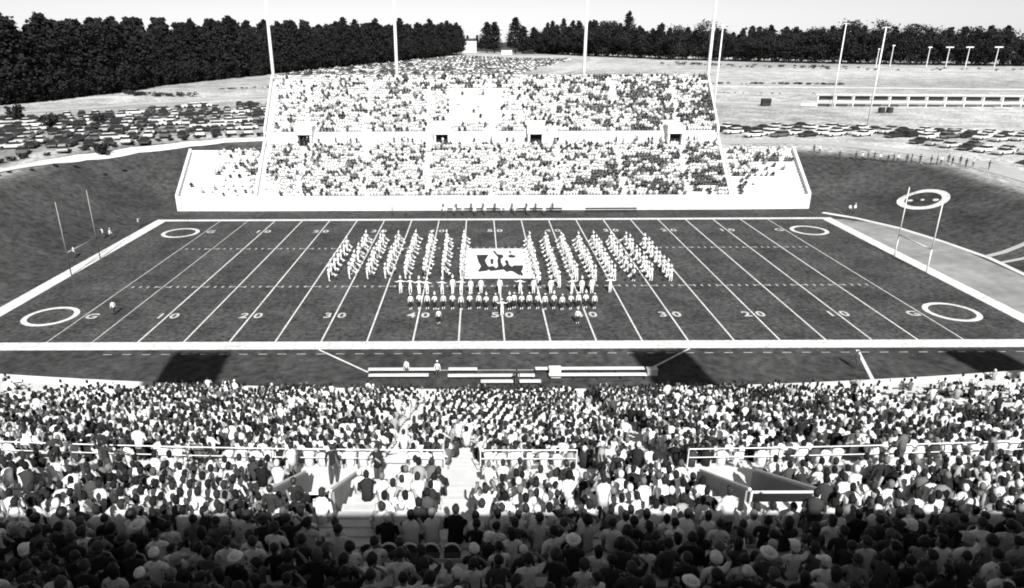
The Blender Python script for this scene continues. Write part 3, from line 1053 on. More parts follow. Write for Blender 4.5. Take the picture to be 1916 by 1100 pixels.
# ------------------------------------------------------------------ cars
def car_parts(kind):
    """a big sedan or wagon of the period, nose to +y, about 5.1 m long"""
    L_, W_ = 5.1, 1.9
    # body: rings along y
    def ring(y, w, zb, zt, zs):
        return [(-w * .46, y, zb), (w * .46, y, zb), (w * .5, y, zb + .12), (w * .5, y, zs), (w * .45, y, zt), (-w * .45, y, zt), (-w * .5, y, zs), (-w * .5, y, zb + .12)]
    body = MB().rings([ring(-2.52, W_ * .92, .42, .78, .68), ring(-2.45, W_ * .97, .32, .86, .76), ring(-1.3, W_, .28, .92, .82), ring(0, W_, .28, .93, .84), ring(1.0, W_, .28, .93, .84), ring(2.3, W_ * .97, .30, .86, .76), ring(2.5, W_ * .92, .38, .76, .66)])
    if kind == 0:
        cab = [(-1.55, .92, .88, .86), (-.85, .78, 1.36, .60), (.35, .78, 1.40, .60), (1.05, .92, .92, .86)]
    else:
        cab = [(-2.3, .90, .90, .86), (-2.1, .78, 1.40, .64), (.35, .78, 1.42, .62), (1.05, .92, .92, .86)]
    rs = []
    glass = MB()
    base = [(-cab[0][1], cab[0][0]), (cab[0][1], cab[0][0]), (cab[3][1], cab[3][0]), (-cab[3][1], cab[3][0])]
    top = [(-cab[1][3], cab[1][0]), (cab[1][3], cab[1][0]), (cab[2][3], cab[2][0]), (-cab[2][3], cab[2][0])]
    glass.rings([[(x, y, .90) for x, y in base], [(x, y, 1.34) for x, y in top]])
    roof = MB().rings([[(x * 1.02, y * 1.0 + (-.03 if y < 0 else .03), 1.335) for x, y in top], [(x * .9, y * .96, 1.42) for x, y in top]])
    wheel = MB().tube([(-.11, 0, 0), (.11, 0, 0)], .34, 12)
    bump = MB().box(-.92, .92, 2.5, 2.6, .40, .56).box(-.92, .92, -2.62, -2.52, .40, .56)
    return body, glass, roof, wheel, bump


CARS = []
for kind in (0, 1):
    body, glass, roof, wheel, bump = car_parts(kind)
    parts = dict(body=body.mesh('body', M['carpaint']), glasshouse=glass.mesh('glasshouse', M['glass']), roof=roof.mesh('roof', M['carpaint']), wheel=wheel.mesh('wheel', M['tyre'], smooth=False), bumper=MB().box(-.92, .92, -.05, .05, .40, .56).mesh('bumper', M['chrome']))
    j = MB()
    for src, mi in ((body, 0), (glass, 1), (roof, 0), (bump, 3)): j.add(src.v, src.f, mi)
    for wx in (-.84, .84):
        for wy_ in (-1.55, 1.6): j.add([(v[0] + wx, v[1] + wy_, v[2] + .34) for v in wheel.v], wheel.f, 2)
    CARS.append((parts, j.mesh('parked_car', [M['carpaint'], M['glass'], M['tyre'], M['chrome']])))
TONES = [(.78, 'white'), (.70, 'white'), (.55, 'pale grey'), (.40, 'light grey'), (.10, 'dark grey'), (.03, 'black'), (.025, 'black'), (.02, 'black')]


def put_car(x, y, rz, tone, label, group, detailed):
    kind = 0 if RND.random() < .75 else 1
    z = hgt(x, y) + .03
    col = (tone, tone, tone, 1)
    if detailed:
        t = empty('parked_car', (x, y, z), rz)
        pr = CARS[kind][0]
        for nm in ('body', 'roof', 'glasshouse'):
            o = link(nm, pr[nm], t); o.color = col
        for by in (2.55, -2.57): link('bumper', pr['bumper'], t, (0, by, 0))
        for wx in (-.84, .84):
            for wy_ in (-1.55, 1.6): link('wheel', pr['wheel'], t, (wx, wy_, .34))
    else:
        t = link('parked_car', CARS[kind][1], None, (x, y, z), (0, 0, rz)); t.color = col
    tag(t, label, 'car', group)
    return t


# left car park: rows along the slope of the bank road
u = Vector((1, .36)).normalized(); vv = Vector((-u.y, u.x))
ncar = 0
for r in range(12):
    P0 = Vector((-90, 64)) + vv * (r * 7.0)
    cnt = 0; row = []
    for k in range(-14, 30):
        if RND.random() < .12: continue
        p = P0 + u * (k * 3.35 + RND.uniform(-.3, .3)) + vv * RND.uniform(-.6, .6)
        d = p.y + 61.8
        if p.x < -2.5 - .79 * d - 6 or p.x > -49 - (r * .9): continue
        if p.x < -128: continue
        # keep off the road at the back and off the hedge in front
        if p.y > 118 + (p.x + 126) * .95 - 7 and p.x < -74: continue
        if p.y < 62 + max(0, (p.x + 86)) * 1.02 - 1 and p.x < -70: continue
        if p.x >= -70 and p.y < 81 + (p.x + 70) * .45: continue
        row.append(p)
    for i_, p in enumerate(row):
        tone, tn = RND.choice(TONES)
        put_car(p.x, p.y, math.atan2(u.y, u.x) + RND.choice((0, math.pi)) + RND.uniform(-.12, .12) + (math.pi / 2 if RND.random() < .25 else 0), tone,
                '%s car, %s from left in the %s row of the left car park' % (tn, nth(i_ + 1), nth(r + 1)), 'cars in the left car park', r < 3)
        ncar += 1
# right car park: short slanting lines of cars above the bank
nclus = 0
for r in range(15):
    x0, y0 = (56 + r * 6.4, 119.5 - max(0, r - 4) * 2.6) if r < 12 else (96 + (r - 12) * 8, 92 - (r - 12) * 6)
    nclus += 1
    for k in range(6):
        if RND.random() < .12: continue
        px, py = x0 + k * 1.5 + RND.uniform(-.2, .2), y0 - k * 3.1 + RND.uniform(-.3, .3)
        if py < 88 and px < 84: continue
        tone, tn = RND.choice(TONES[:4] + TONES[:3] + TONES)
        put_car(px, py, RND.uniform(-.06, .06) - 1.15 + (math.pi if RND.random() < .5 else 0), tone, '%s car, %s from the back in line %s of the right car park' % (tn, nth(k + 1), nth(r + 1)), 'cars in the right car park', True)
        ncar += 1
# dark van at the right edge
vn = empty('parked_bus', (104, 66, hgt(104, 66)), -.9); tag(vn, 'long dark bus parked at the right edge above the bank', 'bus')
MB().rings([[(-1.2, y, .5), (1.2, y, .5), (1.25, y, 2.2), (1.05, y, 3.0), (-1.05, y, 3.0), (-1.25, y, 2.2)] for y in (-5, -4.8, 4.8, 5)]).build('body', M['darkmetal'], vn)
for k in range(7):
    for s in (-1, 1): MB().box(s * 1.245 - .02, s * 1.245 + .02, -4.4 + k * 1.3, -3.4 + k * 1.3, 1.5, 2.2).build('window', M['glass'], vn)
for wy_ in (-3.2, 3.4):
    for s in (-1, 1): MB().tube([(s * 1.05 - .14, wy_, .48), (s * 1.05 + .14, wy_, .48)], .48, 12).build('wheel', M['tyre'], vn)
# far car park beyond the stand: a mass of cars
CV_, CF_, CT_, co = [], [], [], 0
j = MB(); bd, gl, rf, wh, bmp = car_parts(0)
for src, mi in ((bd, 0), (gl, 1), (rf, 0)): j.add(src.v, src.f, mi)
bmj = bmesh.new(); me_ = j.mesh('tmp', [M['carpaint'], M['glass']])
bmj.from_mesh(me_); bmesh.ops.triangulate(bmj, faces=bmj.faces)
cvv = np.array([v.co[:] for v in bmj.verts]); cff = np.array([[v.index for v in f.verts] for f in bmj.faces])
cgl = np.zeros(len(cvv)); 
for f_ in bmj.faces:
    if f_.material_index == 1:
        for v_ in f_.verts: cgl[v_.index] = 1
bmj.free()
nfar = 0
for r in range(34):
    y = 292 + r * 8.6 + RND.uniform(-2, 2)
    for k in range(70):
        x = -100 + k * 3.2 + RND.uniform(-.4, .4)
        if RND.random() < .22: continue
        # bounded on the left by the wood and on the right by the far road
        if behind_left(x - 6, y): continue
        if x < -96 + (y - 361) * .30 - (4 if y < 361 else 0) and y > 361: continue
        xr = 16 + (y - 330) * .26
        if x > xr: continue
        a = RND.uniform(-.25, .25) + (math.pi / 2 if RND.random() < .35 else 0)
        R_ = np.array([[math.cos(a), -math.sin(a), 0], [math.sin(a), math.cos(a), 0], [0, 0, 1]])
        tone = RND.choice(TONES[:5] + TONES)[0]
        CV_.append(cvv @ R_.T + [x, y + RND.uniform(-1.5, 1.5), hgt(x, y) + .03 + 0.0]); CF_.append(cff + co); co += len(cvv)
        CT_.append(np.where(cgl > .5, .03, tone)); nfar += 1
fc = link('far_parked_cars', np_mesh('far_parked_cars', np.concatenate(CV_), np.concatenate(CF_), M['crowdcar'], np.concatenate(CT_)))
tag(fc, 'mass of tiny cars parked on the rise beyond the far grandstand', 'cars', kind='stuff')

# ------------------------------------------------------------------ people: low figures for the crowd, finer ones for individuals
def low_person(arm, lean, standing=False, legs=True):
    """returns triangles and per-vertex zone (0 shirt, 1 skin, 2 hair, 3 trousers); faces +y"""
    b = MB(); zone = []

    def put(fn, zn):
        n0 = len(b.v); fn(); zone.extend([zn] * (len(b.v) - n0))

    def ell(c, rx, ry, n=6): return [(c[0] + rx * math.cos(2 * math.pi * k / n), c[1] + ry * math.sin(2 * math.pi * k / n), c[2]) for k in range(n)]
    z = .98 if standing else .50
    l = lean
    put(lambda: b.rings([ell((0, 0, z - .05), .18, .14), ell((0, l * .4, z + .22), .17, .12), ell((0, l * .8, z + .45), .24, .14), ell((0, l * .95, z + .555), .185, .11), ell((0, l, z + .62), .06, .06)]), 0)
    hc = (0, l + .03, z + .76)
    put(lambda: b.rings([ell((0, l + .02, z + .60), .05, .055), ell((0, hc[1] + .01, z + .66), .065, .08), ell((0, hc[1] + .015, hc[2]), .078, .095), ell((0, hc[1], hc[2] + .05), .07, .09)]), 1)
    put(lambda: b.rings([ell((0, hc[1] - .035, z + .67), .066, .055), ell((0, hc[1] - .03, hc[2]), .092, .085), ell((0, hc[1] - .015, hc[2] + .07), .088, .098), ell((0, hc[1] - .01, hc[2] + .125), .05, .06)]), 2)
    for s in (-1, 1):
        sh_ = (s * .215, l * .9, z + .49)
        if arm == 0: el, wr = (s * .26, l * .5 + .06, z + .22), (s * .14, .30, z + .12)
        elif arm == 1: el, wr = (s * .27, l + .16, z + .30), (s * .10, l + .26, z + .50)
        else: el, wr = (s * .30, l + .05, z + .62), (s * .2, l + .1, z + .92)
        put(lambda: b.tube([sh_, el], [.062, .05], 4, cap=False), 0)
        put(lambda: b.tube([el, wr], [.045, .04], 4), 1)
        if legs:
            if standing: put(lambda: b.tube([(s * .09, 0, z), (s * .1, .02, z - .45), (s * .1, -.01, .02)], [.1, .07, .05], 5), 3)
            else: put(lambda: b.tube([(s * .1, .02, z - .02), (s * .12, .44, z + .0), (s * .12, .46, .05)], [.1, .08, .055], 5), 3)
    me = b.mesh('tmp', M['crowd'])
    bm = bmesh.new(); bm.from_mesh(me); bmesh.ops.triangulate(bm, faces=bm.faces)
    V_ = np.array([v.co[:] for v in bm.verts]); F_ = np.array([[v.index for v in f.verts] for f in bm.faces])
    bm.free(); bpy.data.meshes.remove(me)
    return V_, F_, np.array(zone)


LOWP = [low_person(0, .05), low_person(0, .14), low_person(1, .10), low_person(0, -.02), low_person(1, .0), low_person(2, .04)]
LOWS = [low_person(0, .03, True), low_person(1, .03, True)]
LOWF = [low_person(0, .05, legs=False), low_person(1, .1, legs=False), low_person(0, .12, legs=False)]


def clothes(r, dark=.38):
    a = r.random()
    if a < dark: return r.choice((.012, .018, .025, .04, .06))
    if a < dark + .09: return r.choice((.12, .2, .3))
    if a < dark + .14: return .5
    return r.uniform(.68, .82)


def hair_tone(r):
    a = r.random()
    if a < .82: return r.choice((.010, .014, .02, .03))
    if a < .91: return r.choice((.08, .15))
    return r.choice((.6, .75))


class Crowd:
    def __init__(s): s.V, s.F, s.T, s.o, s.n = [], [], [], 0, 0

    def add(s, spec, x, y, z, rz, sc, r, dark, skin=None):
        v, f, zn = spec
        a = rz; R_ = np.array([[math.cos(a), -math.sin(a), 0], [math.sin(a), math.cos(a), 0], [0, 0, 1]])
        s.V.append((v * sc) @ R_.T + [x, y, z]); s.F.append(f + s.o); s.o += len(v); s.n += 1
        tones = np.array([clothes(r, dark), skin or r.choice((.2, .26, .3, .34)), hair_tone(r), r.choice((.02, .03, .06, .12, .3, .6))])
        s.T.append(tones[zn])

    def build(s, name, label):
        o = link(name, np_mesh(name, np.concatenate(s.V), np.concatenate(s.F), M['crowd'], np.concatenate(s.T)))
        tag(o, label, 'crowd', kind='stuff')
        return o


cr = random.Random(5)


def clump(x, y):
    """groups of friends and families dress alike: uneven clusters of dark clothing"""
    v = math.sin(x * .9 + 1.3 * math.sin(y * .7)) + math.sin(y * .8 + 1.7 * math.sin(x * .53 + 2)) + .8 * math.sin(x * .27 - y * .31)
    return min(2.2, max(.25, 1 + .62 * v))

# far stand, people facing the viewer (their fronts towards -y)
far = Crowd()


def far_density(tier, x, y, i):
    e = fx(y)
    if tier == 2:                                       # wings
        if x < 0:
            d = (x + e + 14) / 13                      # 0 at the outer end, 1 next to the main block
            return .05 + .6 * max(0, d - .35) * (1.2 if i > 4 else .8)
        d = 1 - (x - e) / 13.5
        return (.9 * max(0, d - .1) if i > 5 else .5 * max(0, d - .5)) + (.5 if i > 10 and d < .6 else 0)
    if tier == 1:
        if -8.5 < x < 8.0 and 2 < i < 17: return .08 if x < 2.5 else .4
        if x < -37 and i > 12: return .45
        if x < -40: return .5
        if x > 40 and i > 15: return .5
        return .97
    if x < -30 and i < 5: return .6 if x > -38 else .35
    if 34 < x < 40 and i < 3: return .3
    return .97


for tier in (0, 1, 2):
    n = {0: LOW_N, 1: UP_N, 2: WN}[tier]
    for i in range(n):
        y, z = far_row(1 if tier == 1 else 0, i)
        if tier == 2: spans = [(-fwx(y) + .8, -fx(y) - 1), (fx(y) + 1, fwx(y) - .8)]
        else: spans = [(-fx(y) + .9, fx(y) - .9)]
        for a, b in spans:
            x = a
            while x < b:
                x += .54 + cr.uniform(-.05, .08)
                if any(abs(x - q * (1 + (y - 56) * .0033)) < .75 for q in AISLES_F) and tier < 2 and cr.random() > .25: continue
                if tier == 1 and i < 4 and any(abs(x - q) < 2.0 for q in VOMS): continue
                if cr.random() > far_density(tier, x, y, i): continue
                dark = .25 + (.30 if (x > 18 and tier == 0 and i < 14) else 0) + (.18 if x > 20 and tier == 1 else 0) + (.15 if tier == 2 else 0)
                far.add(cr.choice(LOWF), x, y + .5, z - .03, math.pi + cr.uniform(-.35, .35), cr.uniform(1.0, 1.2), cr, dark * clump(x, y * 2.2))
# walkers on the cross aisle
for k in range(46):
    x = cr.uniform(-40, 40)
    far.add(cr.choice(LOWS), x, 71.4 + cr.uniform(0, .8), 9.0, cr.uniform(0, 6.28), cr.uniform(.95, 1.05), cr, .5)
far.build('far_crowd', 'thousands of seated spectators filling the far grandstand')

# near stand, people seen from behind
near = Crowd()
IND_ROW = 44                                            # from this row upward (nearest to the viewer) every spectator is an object of its own
ind = []


def near_density(x, i):
    y, _ = near_row(i, x)
    if is_aisle(x, i): return .05
    if VR[0] <= i <= VR[1] + 1 and any(a - .45 < x < c + .45 for a, c in VOM_N): return 0
    if -6.9 < x < -5.7 and 35 <= i <= 43: return .10
    if -6.9 < x < -4.9 and 40 <= i <= 43: return .12
    if 4.2 < x < 8.2 and 40 <= i <= 41: return .04
    if 4.3 < x < 5.5 and 35 <= i <= 40: return .12
    if -9.9 < x < -8.8 and 36 <= i <= 40: return .3
    if -4.6 < x < -2.2 and 35 <= i <= 42: return .8
    if 35 <= i <= 38 and -2.4 < x < 2: return .6
    if -5.6 < x < -2.9 and i in (44, 45): return 0
    if i < 3 and x > 22: return .06
    if i < 5 and x > 32: return .05
    if i < 6 and x < -28: return .06
    if i < 8 and x < -38: return .2
    if i < 21 and x > 24: return .17
    if i < 15 and x < -31.5: return .16
    if i > 2 and i < 24 and x > 16 + (24 - i) * .5: return .34
    if x > 28 and i < 12: return .35
    if i < 10 and x < -36: return .45
    if i <= 32: return .95
    return .90


for i in range(0, N_ROWS - 4):
    if i in WALK: continue
    yy = N_Y0 - i * N_RUN
    d = yy + 61.8
    a, b = -2.5 - .80 * d - 2.6, -2.5 + .90 * d + 2.6
    if d < 7.2: break
    x = a
    rowlist = []
    while x < b:
        x += .52 + cr.uniform(-.05, .09)
        if cr.random() > near_density(x, i): continue
        y, z = near_row(i, x)
        jy = cr.uniform(-.04, .04)
        if i >= IND_ROW:
            rowlist.append((x, y - .42 + jy, z))
            continue
        st = cr.random() < .006
        far_l = (.17 + (.10 if x > 3 and i < 34 else 0)) * clump(x * 1.3, i * 1.1)
        near.add(cr.choice(LOWS) if st else cr.choice(LOWP[:5] if cr.random() < .97 else LOWP[5:]), x, y - (.2 if st else .42) + jy, z - (0 if st else .05), cr.uniform(-.5, .5) if cr.random() < .85 else cr.uniform(-1.6, 1.6), cr.uniform(.96, 1.12), cr, far_l)
    if i >= IND_ROW: ind.append((i, rowlist))
for k in range(14):                                     # people walking along the walkway and in the portals
    x = cr.uniform(-30, 26)
    y, z = near_row(33, x)
    near.add(cr.choice(LOWS), x, y - cr.uniform(.3, 1.3), z, cr.uniform(0, 6.28), cr.uniform(.94, 1.05), cr, .5)
for (a, c) in VOM_N:
    for k in range(3):
        near.add(cr.choice(LOWS), cr.uniform(a + .4, c - .4), N_Y0 - 35 * N_RUN - cr.uniform(.2, 2.6), 11.2, cr.uniform(-.6, .6), cr.uniform(.95, 1.05), cr, .6)
near.build('near_crowd', 'sunlit spectators seen from behind, filling the lower rows of the near grandstand')

# --- finer figures grown with a skin modifier
def skin_body(joints, bones, fingers=(), sub=1, name='person'):
    """joints: name -> (x,y,z,rx,ry); bones: (a,b,material slot); returns one continuous mesh with the slots set by bone"""
    names_ = list(joints)
    ix = {n: k for k, n in enumerate(names_)}
    me = bpy.data.meshes.new(name)
    me.from_pydata([joints[n][:3] for n in names_], [(ix[a], ix[b]) for a, b, _ in bones], [])
    ob = bpy.data.objects.new(name, me); COL.objects.link(ob)
    md = ob.modifiers.new('skin', 'SKIN'); md.use_smooth_shade = True
    md.branch_smoothing = .6
    sv = me.skin_vertices[0].data
    for n in names_:
        j_ = joints[n]
        sv[ix[n]].radius = (j_[3], j_[4] if len(j_) > 4 else j_[3])
        sv[ix[n]].use_root = (n == 'pelvis')
    if sub:
        sb = ob.modifiers.new('sub', 'SUBSURF'); sb.levels = sub; sb.render_levels = sub
    dg = bpy.context.evaluated_depsgraph_get()
    res = bpy.data.meshes.new_from_object(ob.evaluated_get(dg))
    bpy.data.objects.remove(ob); bpy.data.meshes.remove(me)
    segs = [(Vector(joints[a][:3]), Vector(joints[b][:3]), (joints[a][3] + joints[b][3]) / 2, m) for a, b, m in bones]
    mi = []
    for p in res.polygons:
        c = p.center; best = None
        for a, b, r, m in segs:
            ab = b - a; t = max(0, min(1, (c - a).dot(ab) / max(ab.length_squared, 1e-9)))
            d_ = (c - (a + ab * t)).length / r
            if best is None or d_ < best[0]: best = (d_, m)
        mi.append(best[1])
    res.polygons.foreach_set('material_index', mi)
    res.polygons.foreach_set('use_smooth', [True] * len(mi))
    if fingers:
        bm = bmesh.new(); bm.from_mesh(res)
        for pts, rad, m in fingers:
            t = MB().tube(pts, rad, 5, m)
            vs = [bm.verts.new(p) for p in t.v]
            for f in t.f:
                fc_ = bm.faces.new([vs[q] for q in f]); fc_.material_index = m; fc_.smooth = True
        bm.to_mesh(res); bm.free()
    res.name = name
    return res


def hand(wrist, direction, side, m=1, curl=.5):
    """five tapering fingers on a palm that starts at the wrist"""
    w = Vector(wrist); d = Vector(direction).normalized()
    s_ = d.cross(Vector((0, 0, 1)))
    s_ = s_.normalized() if s_.length > .1 else Vector((1, 0, 0))
    n = s_.cross(d)
    out = []
    for k in range(4):
        b = w + d * .075 + s_ * (-.028 + .0187 * k)
        l = (.068, .078, .074, .058)[k]
        out.append(([b, b + d * l * .55 - n * l * .15 * curl, b + d * l * .85 - n * l * .6 * curl], [.0095, .0085, .006], m))
    b = w + d * .02 + s_ * side * .035
    out.append(([b, b + d * .035 + s_ * side * .03, b + d * .065 + s_ * side * .03 - n * .01], [.0115, .0095, .007], m))
    return out


def seated(lean=.06, arm='lap', turn=0.0, tilt=0.0, spread=.12):
    J = {}
    J['pelvis'] = (0, 0, .54, .155, .135)
    J['waist'] = (0, lean * .35, .72, .15, .115)
    J['chest'] = (0, lean * .8, .92, .19, .14)
    J['collar'] = (0, lean, 1.07, .12, .095)
    J['neck'] = (0, lean + .015, 1.15, .055, .055)
    hx, hy = math.sin(-turn) * .03, math.cos(turn) * .03
    J['jaw'] = (hx * .8 + tilt * .3, lean + .02 + hy, 1.22, .068, .075)
    J['head'] = (hx * .6 + tilt * .6, lean + .02 + hy * .4, 1.30, .082, .095)
    J['crown'] = (hx * .4 + tilt, lean + .01, 1.37, .062, .075)
    B = [('pelvis', 'waist', 0), ('waist', 'chest', 0), ('chest', 'collar', 0), ('collar', 'neck', 1), ('neck', 'jaw', 1), ('jaw', 'head', 1), ('head', 'crown', 1)]
    fing = []
    for s, n in ((-1, 'l'), (1, 'r')):
        J['sh' + n] = (s * .195, lean * .95, 1.03, .074, .074)
        aa = arm if not isinstance(arm, tuple) else arm[0 if s < 0 else 1]
        if aa == 'lap': e, w, h = (s * .245, lean * .4 + .03, .80), (s * .15, .24, .70), (s * .10, .31, .69)
        elif aa == 'knee': e, w, h = (s * .24, .22, .80), (s * .10, .40, .80), (s * .05, .45, .84)
        elif aa == 'chin': e, w, h = (s * .22, .30, .78), (s * .09, lean + .22, 1.02), (s * .05, lean + .17, 1.10)
        elif aa == 'brow': e, w, h = (s * .34, lean + .12, 1.12), (s * .18, lean + .14, 1.30), (s * .10, lean + .15, 1.34)
        elif aa == 'cross': e, w, h = (s * .25, lean + .08, .82), (s * .02, lean + .2, .84), (-s * .08, lean + .18, .86)
        else: e, w, h = (s * .32, lean + .1, 1.18), (s * .24, lean + .18, 1.42), (s * .2, lean + .2, 1.49)
        J['el' + n] = e + (.045, .045); J['wr' + n] = w + (.032, .028); J['ha' + n] = h + (.036, .022)
        B += [('collar', 'sh' + n, 0), ('sh' + n, 'el' + n, 0), ('el' + n, 'wr' + n, 1), ('wr' + n, 'ha' + n, 1)]
        dr = Vector(h) - Vector(w)
        fing += hand(Vector(w).lerp(Vector(h), .5), dr, s)
        J['hip' + n] = (s * .085, .04, .53, .098, .09)
        J['kn' + n] = (s * spread, .45, .53, .072, .072)
        J['an' + n] = (s * spread, .47, .10, .045, .045)
        J['to' + n] = (s * (spread + .02), .62, .05, .04, .03)
        B += [('pelvis', 'hip' + n, 2), ('hip' + n, 'kn' + n, 2), ('kn' + n, 'an' + n, 2), ('an' + n, 'to' + n, 3)]
    # nose and ears
    hd = Vector(J['head'][:3])
    f = Vector((math.sin(-turn), math.cos(turn), 0)); r_ = Vector((f.y, -f.x, 0))
    fing.append(([hd + f * .085 + Vector((0, 0, .015)), hd + f * .118 - Vector((0, 0, .02)), hd + f * .09 - Vector((0, 0, .035))], [.010, .016, .010], 1))
    for s in (-1, 1):
        fing.append(([hd + r_ * s * .076 + Vector((0, 0, .02)), hd + r_ * s * .094 + Vector((0, 0, .0)), hd + r_ * s * .076 - Vector((0, 0, .03))], [.012, .018, .010], 1))
    me = skin_body(J, B, fing)
    for mt in (M['cloth'], M['skin'], M['trouser'], M['shoe']): me.materials.append(mt)
    return me, hd, turn


BODIES = [seated(.06, 'lap'), seated(.16, 'knee', .2), seated(.02, 'cross', -.35), seated(.10, 'lap', .6, .01), seated(.20, 'chin', -.15), seated(.05, ('lap', 'brow'), .1), seated(.0, 'lap', -.8, -.01, .18), seated(.13, ('knee', 'lap'), .3, .015), seated(.08, 'cross', .9)]


def hair_mesh(style, seed):
    rr = random.Random(seed)
    b = MB(); n = 14; rings_ = []
    for j in range(9):
        th = math.pi * (.02 + .98 * j / 8) * (.62 if style != 'long' else .74)
        ring = []
        for k in range(n):
            a = 2 * math.pi * k / n
            r = .106 + rr.uniform(-.004, .006)
            if style == 'full': r *= 1.16 + rr.uniform(0, .06)
            x, y, z = r * math.sin(th) * math.cos(a) * .93, r * 1.08 * math.sin(th) * math.sin(a), r * 1.05 * math.cos(th)
            if y > .02 and z < .055:                   # keep the face free
                y = min(y, .055); z = max(z, .035) if y > .04 else z
                x *= .97
            if style == 'long' and y < .03 and j > 5: z -= .035 * (j - 5); y -= .01
            ring.append((x, y - .012, z + .025))
        rings_.append(ring)
    b.rings(rings_)
    if style in ('hat', 'cap'):
        b = MB()
        def el(r, z, yo=0): return [(r * .95 * math.cos(2 * math.pi * k / n), r * 1.08 * math.sin(2 * math.pi * k / n) + yo, z) for k in range(n)]
        b.rings([el(.100, .035), el(.106, .05), el(.104, .10), el(.085, .135), el(.03, .145)])
        if style == 'hat': b.rings([el(.165, .042), el(.17, .048), el(.10, .062)])
        else: b.add([(-.08, .07, .055), (.08, .07, .055), (.06, .19, .045), (-.06, .19, .045), (-.08, .07, .065), (.08, .07, .065), (.06, .19, .055), (-.06, .19, .055)], [(0, 3, 2, 1), (4, 5, 6, 7), (0, 1, 5, 4), (1, 2, 6, 5), (2, 3, 7, 6), (3, 0, 4, 7)])
        # hair below the hat
        b.rings([el(.094, .045, -.012), el(.100, .01, -.022), el(.085, -.045, -.03)], cap=False)
    me = b.mesh('hair', M['hair'], smooth=True)
    return me


HAIR = [('short', hair_mesh('short', 1), 'short hair'), ('short', hair_mesh('short', 2), 'short hair'), ('full', hair_mesh('full', 3), 'full hair'), ('long', hair_mesh('long', 4), 'long hair'), ('hat', hair_mesh('hat', 5), 'brimmed hat'), ('cap', hair_mesh('cap', 6), 'peaked cap')]


def tone_word(t): return 'black' if t < .03 else 'dark' if t < .09 else 'grey' if t < .35 else 'light grey' if t < .6 else 'white'


ind.sort(key=lambda r: -r[0])
all_ind = [(i, p) for i, row in ind for p in row]
rowno = {i: k + 1 for k, (i, _) in enumerate(ind)}
n_ind = 0; extra = Crowd()
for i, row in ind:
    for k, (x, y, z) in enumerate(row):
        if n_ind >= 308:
            extra.add(cr.choice(LOWP[:5]), x, y, z - .05, cr.uniform(-.4, .4), cr.uniform(.98, 1.12), cr, .58); continue  # same darkened mix, shade put into the clothing tones
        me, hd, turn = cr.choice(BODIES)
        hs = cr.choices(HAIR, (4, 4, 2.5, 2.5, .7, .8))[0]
        st = clothes(cr, .58)  # mix skewed to dark clothes to deepen the press box shade
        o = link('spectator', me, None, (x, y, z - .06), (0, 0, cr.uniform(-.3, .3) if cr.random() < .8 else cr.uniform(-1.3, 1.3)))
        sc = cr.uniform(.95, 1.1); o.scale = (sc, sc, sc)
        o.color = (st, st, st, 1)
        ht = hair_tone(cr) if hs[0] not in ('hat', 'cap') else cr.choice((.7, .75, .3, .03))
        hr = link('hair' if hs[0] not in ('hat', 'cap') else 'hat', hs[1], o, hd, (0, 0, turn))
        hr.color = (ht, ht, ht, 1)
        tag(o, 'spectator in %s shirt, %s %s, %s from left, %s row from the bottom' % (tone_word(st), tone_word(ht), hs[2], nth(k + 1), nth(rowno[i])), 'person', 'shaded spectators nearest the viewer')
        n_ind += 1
if extra.n: extra.build('shaded_crowd', 'shaded spectators of the rows just below the edge of the sunlight')

